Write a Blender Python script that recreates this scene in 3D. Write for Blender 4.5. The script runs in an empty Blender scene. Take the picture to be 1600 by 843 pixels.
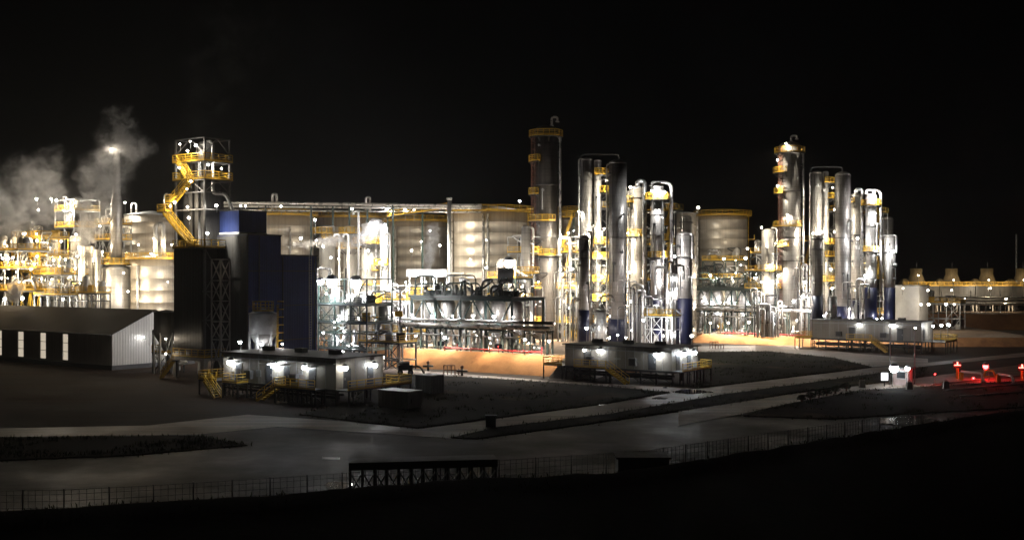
import bpy, math, random
from mathutils import Vector, noise as mnoise
R = math.radians
scene = bpy.context.scene
# ------------------------------------------------------------------ camera
F = 1715.0            # focal length in pixels of the 1600 px wide photograph
HZ = 430.0            # horizon row
CAMZ = 15.0           # eye height above the plant's ground
cam_d = bpy.data.cameras.new('camera')
cam = bpy.data.objects.new('camera', cam_d)
scene.collection.objects.link(cam)
cam.location = (0, 0, CAMZ)
cam.rotation_euler = (R(90), 0, 0)
cam_d.sensor_width = 36
cam_d.lens = 36 * F / 1600
cam_d.shift_y = (HZ - 421.5) / 1600
cam_d.clip_start = 0.1
cam_d.clip_end = 6000
scene.camera = cam
# ------------------------------------------------------------------ night sky
w = bpy.data.worlds.new('World'); scene.world = w
w.use_nodes = True
nt = w.node_tree
bg = nt.nodes['Background']
sky = nt.nodes.new('ShaderNodeTexSky'); sky.sky_type = 'NISHITA'; sky.sun_disc = False
sky.sun_elevation = R(35); sky.sun_rotation = R(200)
hs = nt.nodes.new('ShaderNodeHueSaturation'); hs.inputs['Saturation'].default_value = 0.12
nt.links.new(sky.outputs[0], hs.inputs['Color'])
nt.links.new(hs.outputs[0], bg.inputs['Color'])
bg.inputs['Strength'].default_value = 0.00006
# weak sun lamp added as fill for the dark foreground
sd = bpy.data.lights.new('fill_sun', 'SUN'); sd.energy = 0.0012; sd.angle = R(0.5); sd.color = (1, .96, .9)
so = bpy.data.objects.new('fill_sun', sd); scene.collection.objects.link(so)
so.rotation_euler = (R(55), 0, R(-20)); so.location = (0, 0, 200)
# ------------------------------------------------------------------ exposure
scene.view_settings.view_transform = 'Standard'
scene.view_settings.look = 'None'
scene.view_settings.exposure = 0
scene.view_settings.gamma = 1
scene.view_settings.use_curve_mapping = False
cy = scene.cycles
cy.use_denoising = True
cy.denoiser = 'OPENIMAGEDENOISE'
cy.max_bounces = 5; cy.diffuse_bounces = 2; cy.glossy_bounces = 3; cy.transmission_bounces = 2
cy.volume_bounces = 0; cy.transparent_max_bounces = 12
cy.sample_clamp_indirect = 2.0
cy.use_light_tree = True
cy.caustics_reflective = False; cy.caustics_refractive = False
cy.volume_max_steps = 256
rnd = random.Random(7)
C = scene.collection
U = Vector((-.815, .580, 0)); N = Vector((.580, .815, 0)); ZV = Vector((0, 0, 1))

def at(x, y, Y):                     # where the ray through photo pixel (x, y) is at distance Y
    return Vector(((x - 800) / F * Y, Y, CAMZ - (y - HZ) / F * Y))
def gx(x, Y): return (x - 800) / F * Y
def gz(y, Y): return CAMZ - (y - HZ) / F * Y
def gnd(x, y, z=0):                  # the ground point seen at pixel (x, y)
    Y = (CAMZ - z) * F / (y - HZ)
    return Vector(((x - 800) / F * Y, Y, z))
def un(c, a, b, z=0):
    p = Vector((c[0], c[1], 0)) + U * a + N * b
    p.z = z
    return p
# ------------------------------------------------------------------ materials
MATS = {}
def M(name, col, metal=0.0, rough=.5, var=.3, ns=.5, streak=0.0, bump=0.0, bs=3.0, seam=0.0, corr=0.0, rvar=.1, coat=0, stain=None, spec=.5, seamd=.45, track=None):
    m = bpy.data.materials.new(name); m.use_nodes = True
    t = m.node_tree; nd = t.nodes; L = t.links.new
    b = nd['Principled BSDF']
    tc = nd.new('ShaderNodeTexCoord')
    n1 = nd.new('ShaderNodeTexNoise'); n1.inputs['Scale'].default_value = ns; n1.inputs['Detail'].default_value = 6; n1.inputs['Roughness'].default_value = .62
    L(tc.outputs['Object'], n1.inputs['Vector'])
    mr = nd.new('ShaderNodeMapRange'); mr.inputs[1].default_value = .3; mr.inputs[2].default_value = .7
    mr.inputs[3].default_value = 1 - var; mr.inputs[4].default_value = 1 + var * .5
    L(n1.outputs['Fac'], mr.inputs[0])
    fac = mr.outputs[0]
    def math_(op, a, bb, clamp=False):
        q = nd.new('ShaderNodeMath'); q.operation = op; q.use_clamp = clamp
        for i, v in enumerate((a, bb)):
            if v is None: continue
            if isinstance(v, (int, float)): q.inputs[i].default_value = v
            else: L(v, q.inputs[i])
        return q.outputs[0]
    if streak:
        mp = nd.new('ShaderNodeMapping'); mp.inputs['Scale'].default_value = (2.2, 2.2, .07)
        L(tc.outputs['Object'], mp.inputs['Vector'])
        n2 = nd.new('ShaderNodeTexNoise'); n2.inputs['Scale'].default_value = 1.0; n2.inputs['Detail'].default_value = 4
        L(mp.outputs[0], n2.inputs['Vector'])
        m2 = nd.new('ShaderNodeMapRange'); m2.inputs[1].default_value = .35; m2.inputs[2].default_value = .65
        m2.inputs[3].default_value = 1 - streak; m2.inputs[4].default_value = 1.0
        L(n2.outputs['Fac'], m2.inputs[0])
        fac = math_('MULTIPLY', fac, m2.outputs[0])
    if track:
        mp = nd.new('ShaderNodeMapping'); mp.inputs['Rotation'].default_value = (0, 0, R(-track[0])); mp.inputs['Scale'].default_value = (.03, .55, 1)
        L(tc.outputs['Object'], mp.inputs['Vector'])
        n5 = nd.new('ShaderNodeTexNoise'); n5.inputs['Scale'].default_value = 1.0; n5.inputs['Detail'].default_value = 5; n5.inputs['Roughness'].default_value = .65
        L(mp.outputs[0], n5.inputs['Vector'])
        m6 = nd.new('ShaderNodeMapRange'); m6.inputs[1].default_value = .38; m6.inputs[2].default_value = .62; m6.inputs[3].default_value = 1 - track[1]; m6.inputs[4].default_value = 1.15
        L(n5.outputs['Fac'], m6.inputs[0]); fac = math_('MULTIPLY', fac, m6.outputs[0])
    height = None
    sx = None
    if seam or corr:
        sx = nd.new('ShaderNodeSeparateXYZ'); L(tc.outputs['Object'], sx.inputs[0])
    if seam:
        fr = math_('FRACT', math_('DIVIDE', sx.outputs[2], seam), None)
        ln = math_('LESS_THAN', fr, .05)
        fac = math_('MULTIPLY', fac, math_('SUBTRACT', 1.0, math_('MULTIPLY', ln, seamd)))
        height = math_('MULTIPLY', ln, -.6 if seamd > .3 else -.15)
    if corr:
        s = math_('ADD', math_('MULTIPLY', sx.outputs[0], -.235), math_('MULTIPLY', sx.outputs[1], 1.395))
        wv = math_('SINE', math_('MULTIPLY', s, 2 * math.pi / corr), None)
        h2 = math_('MULTIPLY', wv, .5)
        height = h2 if height is None else math_('ADD', height, h2)
        fac = math_('MULTIPLY', fac, math_('ADD', 1.0, math_('MULTIPLY', math_('LESS_THAN', wv, -.7), -.2)))
    mx = nd.new('ShaderNodeMix'); mx.data_type = 'RGBA'; mx.blend_type = 'MULTIPLY'; mx.inputs[0].default_value = 1
    mx.inputs[6].default_value = (*col, 1)
    cb = nd.new('ShaderNodeCombineColor')
    for i in range(3): L(fac, cb.inputs[i])
    L(cb.outputs[0], mx.inputs[7])
    colout = mx.outputs[2]
    if stain:
        n4 = nd.new('ShaderNodeTexNoise'); n4.inputs['Scale'].default_value = stain[1]; n4.inputs['Detail'].default_value = 8
        L(tc.outputs['Object'], n4.inputs['Vector'])
        m4 = nd.new('ShaderNodeMapRange'); m4.inputs[1].default_value = stain[2]; m4.inputs[2].default_value = stain[2] + .12
        L(n4.outputs['Fac'], m4.inputs[0])
        m5 = nd.new('ShaderNodeMix'); m5.data_type = 'RGBA'; L(m4.outputs[0], m5.inputs[0])
        L(colout, m5.inputs[6]); m5.inputs[7].default_value = (*stain[0], 1)
        colout = m5.outputs[2]
    L(colout, b.inputs['Base Color'])
    b.inputs['Metallic'].default_value = metal; b.inputs['Specular IOR Level'].default_value = spec
    m3 = nd.new('ShaderNodeMapRange'); m3.inputs[1].default_value = .3; m3.inputs[2].default_value = .7
    m3.inputs[3].default_value = max(.04, rough - rvar); m3.inputs[4].default_value = min(1, rough + rvar)
    L(n1.outputs['Fac'], m3.inputs[0]); L(m3.outputs[0], b.inputs['Roughness'])
    if bump:
        n3 = nd.new('ShaderNodeTexNoise'); n3.inputs['Scale'].default_value = bs; n3.inputs['Detail'].default_value = 5
        L(tc.outputs['Object'], n3.inputs['Vector'])
        h = math_('MULTIPLY', n3.outputs['Fac'], bump)
        height = h if height is None else math_('ADD', height, h)
    if height is not None:
        bp = nd.new('ShaderNodeBump'); bp.inputs['Strength'].default_value = .5; bp.inputs['Distance'].default_value = .06
        L(height, bp.inputs['Height']); L(bp.outputs[0], b.inputs['Normal'])
    MATS[name] = m
    return m
def E(name, col, s, clear=True):
    m = bpy.data.materials.new(name); m.use_nodes = True
    t = m.node_tree; nd = t.nodes; nd.clear()
    o = nd.new('ShaderNodeOutputMaterial'); e = nd.new('ShaderNodeEmission')
    e.inputs[0].default_value = (*col, 1); e.inputs[1].default_value = s
    if clear:                        # a clear glass globe: the bulb's light passes through it
        tr = nd.new('ShaderNodeBsdfTransparent'); a = nd.new('ShaderNodeAddShader')
        t.links.new(e.outputs[0], a.inputs[0]); t.links.new(tr.outputs[0], a.inputs[1]); t.links.new(a.outputs[0], o.inputs[0])
    else: t.links.new(e.outputs[0], o.inputs[0])
    m.cycles.emission_sampling = 'NONE'
    MATS[name] = m
    return m
M('cladding', (.62, .60, .56), .55, .36, .22, .35, .25, .25, 1.2, seam=1.25)
M('cladding_dull', (.40, .385, .36), .6, .42, .3, .35, .3, .25, 1.2, seam=1.25)
M('cladding_shaded', (.17, .155, .14), .5, .42, .3, .35, .3, .25, 1.2, seam=1.25)  # darker copy for the tallest column: its dim light put into the colour
M('tank_steel', (.50, .45, .37), .5, .45, .2, .22, .22, .05, .5, seam=2.4, seamd=.2)
M('bright_pipe', (.66, .65, .62), .6, .3, .15, .8)
M('dark_pipe', (.10, .10, .10), .6, .45, .3, .8)
M('galvanised', (.42, .43, .43), .7, .45, .3, .7)
M('steel_grey', (.16, .16, .16), .3, .5, .3, .7)
M('green_steel', (.022, .042, .038), .1, .5, .3, .8)
M('dark_steel', (.045, .047, .05), .3, .5, .3, .8)
M('yellow_paint', (.62, .38, .035), 0, .45, .25, .8)
M('stack_yellow', (.22, .17, .09), 0, .6, .35, .5, .3)
M('blue_paint', (.005, .007, .024), 0, .42, .3, .5, .3, spec=.25)
M('blue_cladding', (.036, .060, .21), 0, .6, .25, .25, .2, corr=.35, spec=0.12)
M('grey_cladding', (.065, .065, .065), .1, .5, .25, .25, .25, corr=.35, spec=0.3)
M('dark_cladding', (.055, .055, .055), .1, .5, .25, .25, .25, corr=.35, spec=0.3)
M('pale_cladding', (.55, .54, .50), 0, .5, .12, .3, .12, corr=.5)
M('shed_cladding', (.5, .48, .44), 0, .5, .15, .3, .15, corr=.5)
M('roof_sheet', (.02, .018, .015), 0, .8, .3, .2, corr=.6, spec=0.1)
M('concrete', (.36, .34, .31), 0, .75, .3, .4, .2, .3, 6)
M('precast', (.48, .46, .42), 0, .7, .2, .4, .2, .2, 6)
M('cabin_wall', (.31, .29, .25), 0, .55, .18, .4, .18)
M('booth_wall', (.34, .25, .23), 0, .55, .18, .4, .18)
M('white_paint', (.78, .78, .76), 0, .45, .12, .6)
M('off_white', (.5, .48, .43), 0, .5, .15, .4, .15)
M('red_paint', (.45, .03, .03), 0, .45, .2, .8)
M('rust_paint', (.16, .06, .035), 0, .6, .3, .8)
M('black_rubber', (.02, .02, .02), 0, .7, .2, 1)
M('door_dark', (.05, .055, .06), 0, .4, .2, 1)
M('glass_dark', (.02, .022, .025), 0, .1, .1, 1)
M('roof_grey', (.10, .10, .10), 0, .7, .25, .4)
M('soil', (.034, .02, .0115), 0, .9, .5, .12, 0, 1.0, 1.5, rvar=.08, stain=((.03, .022, .015), .05, .52), spec=0.12, track=(25, .4))
M('bank_soil', (.36, .175, .07), 0, .92, .35, .25, 0, 1.2, 1.2, rvar=.05, stain=((.22, .10, .045), .35, .56), spec=0.15)
M('pad_gravel', (.27, .20, .14), 0, .9, .35, .3, 0, 1.0, 4, rvar=.05, spec=0.2)
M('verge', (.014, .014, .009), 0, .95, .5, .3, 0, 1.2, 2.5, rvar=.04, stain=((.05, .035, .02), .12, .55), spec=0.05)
M('asphalt', (.0135, .0102, .0076), 0, .6, .45, .09, 0, .35, 9, rvar=.2, stain=((.022, .016, .0115), .12, .55), spec=0.08, track=(20, .55))
M('concrete_road', (.27, .215, .172), 0, .6, .35, .12, 0, .3, 7, rvar=.2, stain=((.20, .16, .13), .2, .56), spec=0.3, track=(45, .4))
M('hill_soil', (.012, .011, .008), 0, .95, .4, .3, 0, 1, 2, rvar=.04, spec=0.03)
M('grass', (.035, .045, .018), 0, .85, .4, .6, spec=0.1)
M('leaf', (.03, .05, .018), 0, .7, .4, .8)
M('water', (.02, .02, .02), 0, .06, .1, .5, 0, .08, 2, rvar=.02)
E('lens_white', (.93, .97, 1.0), 26); E('lens_warm', (1, .88, .70), 26)
E('lens_soft', (1, .95, .84), 16); E('lens_dim', (1, .90, .74), 7); E('lens_cold', (.86, .95, 1.0), 34)
E('lens_red', (1, .03, .03), 14); E('lens_orange', (1, .25, .03), 8)
E('lit_panel', (1, .86, .66), .55, False); E('sign_light', (.95, .97, 1), 1.6, False)
E('red_signal', (1, .16, .12), 7.0, False)
# ------------------------------------------------------------------ mesh kit
class MB:
    def __init__(s): s.v = []; s.f = []; s.sm = []
    def _a(s, vs, fs, smooth=False):
        o = len(s.v); s.v += [tuple(v) for v in vs]
        for f in fs: s.f.append(tuple(i + o for i in f)); s.sm.append(smooth)
        return s
    def hexa(s, p):
        return s._a(p, [(0, 3, 2, 1), (4, 5, 6, 7), (0, 1, 5, 4), (1, 2, 6, 5), (2, 3, 7, 6), (3, 0, 4, 7)])
    def box(s, c, d):
        x, y, z = c; a, b, e = d[0] / 2, d[1] / 2, d[2] / 2
        return s.hexa([(x-a, y-b, z-e), (x+a, y-b, z-e), (x+a, y+b, z-e), (x-a, y+b, z-e), (x-a, y-b, z+e), (x+a, y-b, z+e), (x+a, y+b, z+e), (x-a, y+b, z+e)])
    def obox(s, c, a0, a1, b0, b1, z0, z1):           # box along the site's two axes
        q = [(a1, b0), (a0, b0), (a0, b1), (a1, b1)]
        return s.hexa([un(c, a, b, z0) for a, b in q] + [un(c, a, b, z1) for a, b in q])
    def bar(s, p, q, w, h=None):
        p = Vector(p); q = Vector(q); h = h or w
        d = q - p
        if d.length < 1e-6: return s
        d.normalize()
        side = d.cross(ZV)
        if side.length < 1e-3: side = Vector(U)
        side.normalize(); up = side.cross(d)
        a = side * w / 2; b = up * h / 2
        return s.hexa([p - a - b, p + a - b, p + a + b, p - a + b, q - a - b, q + a - b, q + a + b, q - a + b])
    def tube(s, pts, r, n=8, caps=True):
        pts = [Vector(p) for p in pts]
        rings = []
        ref = None
        for i, p in enumerate(pts):
            if i == 0: d = pts[1] - p
            elif i == len(pts) - 1: d = p - pts[i - 1]
            else: d = (pts[i + 1] - p).normalized() + (p - pts[i - 1]).normalized()
            if d.length < 1e-6: d = pts[min(i + 1, len(pts) - 1)] - pts[i - 1]
            d.normalize()
            if ref is None:
                ref = d.cross(ZV)
                if ref.length < 1e-3: ref = Vector((1, 0, 0))
            ref = ref - d * ref.dot(d)
            if ref.length < 1e-4: ref = d.orthogonal()
            ref.normalize()
            b = d.cross(ref)
            rr = r[i] if isinstance(r, (list, tuple)) else r
            k = 1.0
            if 0 < i < len(pts) - 1:
                c = (pts[i + 1] - p).normalized().dot(d)
                k = 1 / max(.5, c)
            rings.append([p + (ref * math.cos(2*math.pi*j/n) + b * math.sin(2*math.pi*j/n)) * rr for j in range(n)])
        vs = [v for rg in rings for v in rg]
        fs = [(i*n + j, i*n + (j+1) % n, (i+1)*n + (j+1) % n, (i+1)*n + j) for i in range(len(rings)-1) for j in range(n)]
        o = len(s.v)
        s._a(vs, fs, True)
        if caps:
            s.f.append(tuple(o + j for j in reversed(range(n)))); s.sm.append(False)
            s.f.append(tuple(o + (len(rings)-1)*n + j for j in range(n))); s.sm.append(False)
        return s
    def lathe(s, x, y, prof, n=32, smooth=True, a0=0, a1=360):
        full = abs(a1 - a0) >= 360
        m = n if full else n + 1
        vs = []
        for r, z in prof:
            for j in range(m):
                a = R(a0 + (a1 - a0) * j / n)
                vs.append((x + r * math.cos(a), y + r * math.sin(a), z))
        fs = []
        for i in range(len(prof) - 1):
            for j in range(n):
                k = (j + 1) % m
                fs.append((i*m + j, i*m + k, (i+1)*m + k, (i+1)*m + j))
        o = len(s.v)
        s._a(vs, fs, smooth)
        if full:
            for i, rv in ((0, True), (len(prof) - 1, False)):
                if prof[i][0] > 1e-3:
                    idx = [o + i*m + j for j in range(m)]
                    s.f.append(tuple(reversed(idx)) if rv else tuple(idx)); s.sm.append(False)
        return s
    def ball(s, c, r, sz=1.0, n=12):
        prof = [(max(1e-4, r * math.cos(R(a))), c[2] + sz * r * math.sin(R(a))) for a in range(-90, 91, 18)]
        return s.lathe(c[0], c[1], prof, n)
    def sheet(s, pts): return s._a(pts, [tuple(range(len(pts)))])
    def prism(s, pts, z0, z1):
        n = len(pts)
        vs = [(p[0], p[1], z0) for p in pts] + [(p[0], p[1], z1) for p in pts]
        ar = sum(pts[i][0]*pts[(i+1) % n][1] - pts[(i+1) % n][0]*pts[i][1] for i in range(n))
        fs = [tuple(range(n, 2*n)), tuple(reversed(range(n)))] + [(i, (i+1) % n, n + (i+1) % n, n + i) for i in range(n)]
        if ar < 0: fs = [tuple(reversed(f)) for f in fs]
        return s._a(vs, fs)
def arc(p, a, q, k=4, f=.5):            # corner a between p and q, rounded
    p, a, q = Vector(p), Vector(a), Vector(q)
    r = min((p - a).length, (q - a).length) * f
    s0 = a + (p - a).normalized() * r; s1 = a + (q - a).normalized() * r
    return [(s0 * (1-t)**2 + a * 2*t*(1-t) + s1 * t*t) for t in [i / k for i in range(k + 1)]]
def bend(pts, f=.45, rmax=None):
    pts = [Vector(p) for p in pts]
    out = [pts[0]]
    for i in range(1, len(pts) - 1):
        p, a, q = pts[i-1], pts[i], pts[i+1]
        if rmax:
            p = a + (p - a).normalized() * min((p - a).length * f, rmax); q = a + (q - a).normalized() * min((q - a).length * f, rmax)
            out += arc(p, a, q, 4, 1.0)
        else: out += arc(p, a, q, 4, f)
    return out + [pts[-1]]
def origin(o):
    v = Vector((0, 0, 0))
    while o is not None:
        v += o.location; o = o.parent
    return v
def obj(name, mb, mat, parent=None, loc=None):
    me = bpy.data.meshes.new(name)
    if loc is None:
        if parent is None:
            xs = [v[0] for v in mb.v]; ys = [v[1] for v in mb.v]; zs = [v[2] for v in mb.v]
            loc = Vector(((min(xs)+max(xs))/2, (min(ys)+max(ys))/2, min(zs)))
        else: loc = Vector((0, 0, 0))
    off = origin(parent) + Vector(loc)
    me.from_pydata([(v[0]-off.x, v[1]-off.y, v[2]-off.z) for v in mb.v], [], mb.f)
    me.polygons.foreach_set('use_smooth', mb.sm)
    if len(mb.f) < 40000: me.validate()
    me.materials.append(MATS[mat] if isinstance(mat, str) else mat)
    o = bpy.data.objects.new(name, me); C.objects.link(o)
    o.location = loc
    if parent is not None: o.parent = parent
    return o
def tag(o, label, cat, group=None):
    o['label'] = label; o['category'] = cat
    if group: o['group'] = group
    return o
def thing(name, loc, label, cat, group=None):
    o = bpy.data.objects.new(name, None); C.objects.link(o); o.location = Vector(loc); o.empty_display_size = .3
    return tag(o, label, cat, group)
def kind(o, k): o['kind'] = k; return o
def dup(root, loc, label=None):
    r = root.copy(); C.objects.link(r); r.location = loc
    if label: r['label'] = label
    for ch in root.children:
        c = ch.copy(); C.objects.link(c); c.parent = r
        for g in ch.children:
            d = g.copy(); C.objects.link(d); d.parent = c
    return r
# ------------------------------------------------------------------ lamps
ORD = ['first', 'second', 'third', 'fourth', 'fifth', 'sixth', 'seventh', 'eighth', 'ninth', 'tenth', 'eleventh', 'twelfth', 'thirteenth', 'fourteenth', 'fifteenth', 'sixteenth', 'seventeenth', 'eighteenth', 'nineteenth', 'twentieth']
HOSTS = {}
COOL = (.92, .97, 1.0); WARM = (1.0, .80, .54); NEUT = (1.0, .89, .72)
PW = 3.0; PWF = 6.5
def rail(mb, pts, h=1.1, closed=False, w=.075):
    pts = [Vector(p) for p in pts]
    seq = list(zip(pts, pts[1:] + pts[:1])) if closed else list(zip(pts, pts[1:]))
    for p, q in seq:
        for z, ww in ((h, w*1.25), (h*.68, w*.8), (h*.38, w*.8)):
            mb.bar(p + ZV*z, q + ZV*z, ww)
        mb.bar(p + ZV*.14, q + ZV*.14, .03, .26)
        n = max(1, int((q - p).length / 1.3))
        for i in range(n + 1):
            a = p.lerp(q, i / n); mb.bar(a, a + ZV*h, w)
    return mb
LENS = {}
def lamp(x, y, Y, host, W=300, kindof='white', r=.22, pole=1.2, arm=None, order='v'):
    """one luminaire: clear globe with the lamp in it, housing and a pole or bracket"""
    p = at(x, y, Y); r *= .5 + .45 * rnd.random()
    col = {'white': COOL, 'warm': WARM, 'neutral': NEUT, 'red': (1, .02, .02)}[kindof]
    lens = {'white': 'lens_white', 'warm': 'lens_warm', 'neutral': 'lens_warm', 'red': 'lens_red'}[kindof]
    if kindof != 'red':
        lens = rnd.choice({'white': ['lens_white', 'lens_cold', 'lens_cold', 'lens_soft'], 'warm': ['lens_warm', 'lens_dim', 'lens_soft'], 'neutral': ['lens_warm', 'lens_soft', 'lens_dim', 'lens_white']}[kindof])
        jt = rnd.uniform(-.07, .07); col = (1, min(1, col[1] + jt), max(.3, min(1, col[2] + jt*1.8)))
    root = thing('lamp_post' if pole and pole > 3.5 else 'floodlight', p - ZV * (pole or 0), '', 'lamp', 'lamps ' + host)
    key = (lens, r)
    g = MB().ball(p, r)
    o = obj('globe', g, lens, root)
    h = MB().lathe(p.x, p.y, [(r*1.15, p.z + r*.55), (r*1.2, p.z + r*.8), (r*.7, p.z + r*1.35), (.05, p.z + r*1.45)], 10)
    obj('lamp_housing', h, 'galvanised', root)
    b = MB()
    if arm is not None:
        b.tube([p + ZV*r*1.3, p + ZV*(r*1.3+.15), p + ZV*(r*1.3+.15) + Vector(arm)], .05, 6)
        obj('bracket', b, 'galvanised', root)
    elif pole:
        pr = .05 if pole < 3.5 else .09
        bk = p + Vector((0, r + .12, 0))
        b.tube([bk - ZV*pole, bk + ZV*(r*1.4), p + ZV*(r*1.5)], pr, 6)
        if pole > 3.5: b.lathe(bk.x, bk.y, [(.25, bk.z - pole), (.25, bk.z - pole + .06)], 10)
        obj('pole' if pole > 3.5 else 'bracket', b, 'galvanised', root)
    # small bulkhead lamps throw light all round; floodlights are aimed down or into the plant
    wide = W < 100 or kindof == 'red' or 'steam' in host or 'stack' in host
    ld = bpy.data.lights.new('lamp_light', 'POINT' if wide else 'SPOT'); ld.energy = W * (PW if W < 100 or kindof == 'red' else PWF); ld.color = col; ld.shadow_soft_size = min(.15, r * .7)
    aim = Vector((0, 0, -1))
    if not wide:
        if (rnd.random() < .62 or 'twin' in host or 'crowned' in host) and 'near the ground' not in host: aim = Vector((rnd.uniform(-.5, .5), 1, rnd.uniform(-.5, .1))); ld.spot_size = R(179); ld.spot_blend = .25
        else: ld.spot_size = R(168); ld.spot_blend = .4
    lo = bpy.data.objects.new('lamp_light', ld); C.objects.link(lo); lo.parent = root; lo.location = p - root.location
    lo.rotation_euler = aim.to_track_quat('-Z', 'Y').to_euler()
    HOSTS.setdefault((host, order), []).append((x, y, root, kindof))
    return root
def label_lamps():
    for (host, order), L in HOSTS.items():
        L.sort(key=lambda t: t[1] if order == 'v' else t[0])
        n = len(L)
        for i, (x, y, root, k) in enumerate(L):
            word = {'white': 'white', 'warm': 'warm white', 'neutral': 'warm white', 'red': 'red'}[k]
            if n == 1:
                root['label'] = f'{word} lamp {host}'; del root['group']; continue
            if order == 'v':
                pos = 'topmost' if i == 0 else 'lowest' if i == n - 1 else f'{ORD[i]} from the top'
            else:
                pos = 'leftmost' if i == 0 else 'rightmost' if i == n - 1 else f'{ORD[i]} from the left'
            root['label'] = f'{word} lamp {host}, {pos}'

def line_lamps(c, b, spec, host, W, zg, kindof='white', r=.3):
    """lamps on poles along a line of the site: spec is (x, y[, W]) in photo pixels"""
    q = un(c, 0, b)
    for t in spec:
        k = (t[0] - 800)/F; a = (q.x - k*q.y)/(.815 + k*.58); Y = q.y + .58*a
        lamp(t[0], t[1], Y, host, W=t[2] if len(t) > 2 else W, kindof=kindof, r=r, pole=max(.4, gz(t[1], Y) - zg), order='h')
# ================================================================== THE SETTING
def flat(name, pix, mat, z):
    pts = [gnd(x, y, z) for x, y in pix]
    ar = sum(pts[i].x*pts[(i+1) % len(pts)].y - pts[(i+1) % len(pts)].x*pts[i].y for i in range(len(pts)))
    if ar < 0: pts.reverse()
    return kind(obj(name, MB().sheet(pts), mat), 'structure')
g = MB().sheet([(-600, -90, 0), (600, -90, 0), (600, 900, 0), (-600, 900, 0)])
kind(obj('ground', g, 'soil'), 'structure')
def bank(name, top, z, run, mat, topmat, z0=-.3):
    n = len(top)
    ar = sum(top[i][0]*top[(i+1) % n][1] - top[(i+1) % n][0]*top[i][1] for i in range(n))
    if ar < 0: top = list(reversed(top))
    bot = []
    for i in range(n):
        p, a, q = Vector(top[i-1]), Vector(top[i]), Vector(top[(i+1) % n])
        d1 = (a - p).normalized(); d2 = (q - a).normalized()
        n1 = Vector((d1.y, -d1.x)); n2 = Vector((d2.y, -d2.x))
        m = (n1 + n2); m = m / max(.4, m.dot(n1)) if m.length > .2 else n1
        bot.append(a + m * run)
    mb = MB()
    # sloped side, cut into short uneven pieces so that the foot wanders
    ring_t, ring_b = [], []
    for i in range(n):
        a, b2 = Vector(top[i]), Vector(top[(i+1) % n]); c, d = bot[i], bot[(i+1) % n]
        k = max(1, int((b2 - a).length / 2.0))
        for j in range(k):
            t = j / k
            ring_t.append(a.lerp(b2, t)); q = c.lerp(d, t)
            ww = mnoise.noise(Vector((q.x*.25, q.y*.25, 3))) * .7
            ring_b.append(q + (q - a.lerp(b2, t)).normalized() * ww)
    m = len(ring_t)
    mid = [(t.lerp(b_, .5 + .12*mnoise.noise(Vector((t.x*.3, t.y*.3, 9))))) for t, b_ in zip(ring_t, ring_b)]
    vs = [(p.x, p.y, z) for p in ring_t] + [(p.x, p.y, (z+z0+.3)*.5 + .25*mnoise.noise(Vector((p.x*.4, p.y*.4, 1)))) for p in mid] + [(p.x, p.y, z0) for p in ring_b]
    fs = []
    for r_ in range(2):
        for j in range(m):
            k = (j + 1) % m
            fs.append((r_*m + j, (r_+1)*m + j, (r_+1)*m + k, r_*m + k))
    mb._a(vs, fs, True)
    kind(obj(name, mb, mat), 'structure')
    kind(obj('gravel_pad', MB().sheet([(p[0], p[1], z) for p in top]), topmat), 'structure')
ZA, ZB = 2.8, 1.8
cA = (9, 165)
pA = un(cA, 33, 0)
bank('earth_bank', [(pA.x, pA.y), (cA[0], cA[1]), (14, 172), (26, 178), (33, 236), (-20, 262), (-52, 238)], ZA, 4.2, 'bank_soil', 'pad_gravel')
bank('earth_bank', [(43, 247), (62, 236.5), (64, 233.5), (112, 233.5), (118, 290), (50, 300), (44, 262)], ZB, 3.0, 'bank_soil', 'pad_gravel')
bank('terrace', [(112, 311), (150, 306), (420, 300), (420, 860), (60, 860), (70, 330)], 4.2, 6, 'bank_soil', 'soil')
# roads and verges
flat('yard', [(-160, 660), (231, 676), (387, 650), (530, 658), (690, 671), (745, 686), (921, 663), (1140, 632), (1229, 616), (1347, 602), (1480, 585), (1700, 558), (1700, 640), (1480, 672), (1000, 790), (780, 815), (480, 850), (-200, 880)], 'asphalt', .02)
flat('concrete_road', [(231, 664), (387, 647), (530, 657), (653, 670), (690, 671), (705, 684), (600, 677), (434, 666), (309, 678), (-160, 684), (-160, 672)], 'concrete_road', .05)
flat('concrete_road', [(653, 670), (940, 632), (1050, 613), (1141, 601), (1364, 574), (1450, 566), (1700, 540), (1700, 547), (1450, 571), (1374, 582), (1127, 616), (952, 646), (777, 667), (705, 683)], 'concrete_road', .056)
flat('service_road', [(560, 570), (620, 576), (860, 594), (1090, 607), (1141, 601), (1050, 613), (940, 602.5), (770, 590.5), (640, 584), (560, 580)], 'concrete_road', .062)
flat('service_road', [(1060, 541), (1236, 539), (1340, 552), (1450, 560), (1450, 566), (1364, 573), (1300, 558), (1200, 548), (1060, 552)], 'concrete_road', .068)
flat('gate_road', [(1060, 642), (1229, 616), (1347, 602), (1480, 584), (1700, 556), (1700, 588), (1345, 609), (1240, 628), (1150, 648), (1060, 664)], 'concrete_road', .074)
VERGES = []
def verge(pix, z=.1):
    cs = [gnd(x, y, .0) for x, y in pix]; pts = []
    for a, b2 in zip(cs, cs[1:] + cs[:1]):
        k = max(1, int((b2 - a).length / 1.1))
        for j in range(k):
            q = a.lerp(b2, j/k); pts.append(q + Vector((mnoise.noise(q*.45), mnoise.noise(q*.45 + Vector((9, 0, 0))), 0))*.35)
    VERGES.append(pts)
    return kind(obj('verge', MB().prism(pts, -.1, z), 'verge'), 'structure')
verge([(560, 601), (640, 585), (770, 591.5), (940, 603.5), (1045, 613), (940, 631), (650, 669), (530, 655), (470, 648), (560, 625)])
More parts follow.
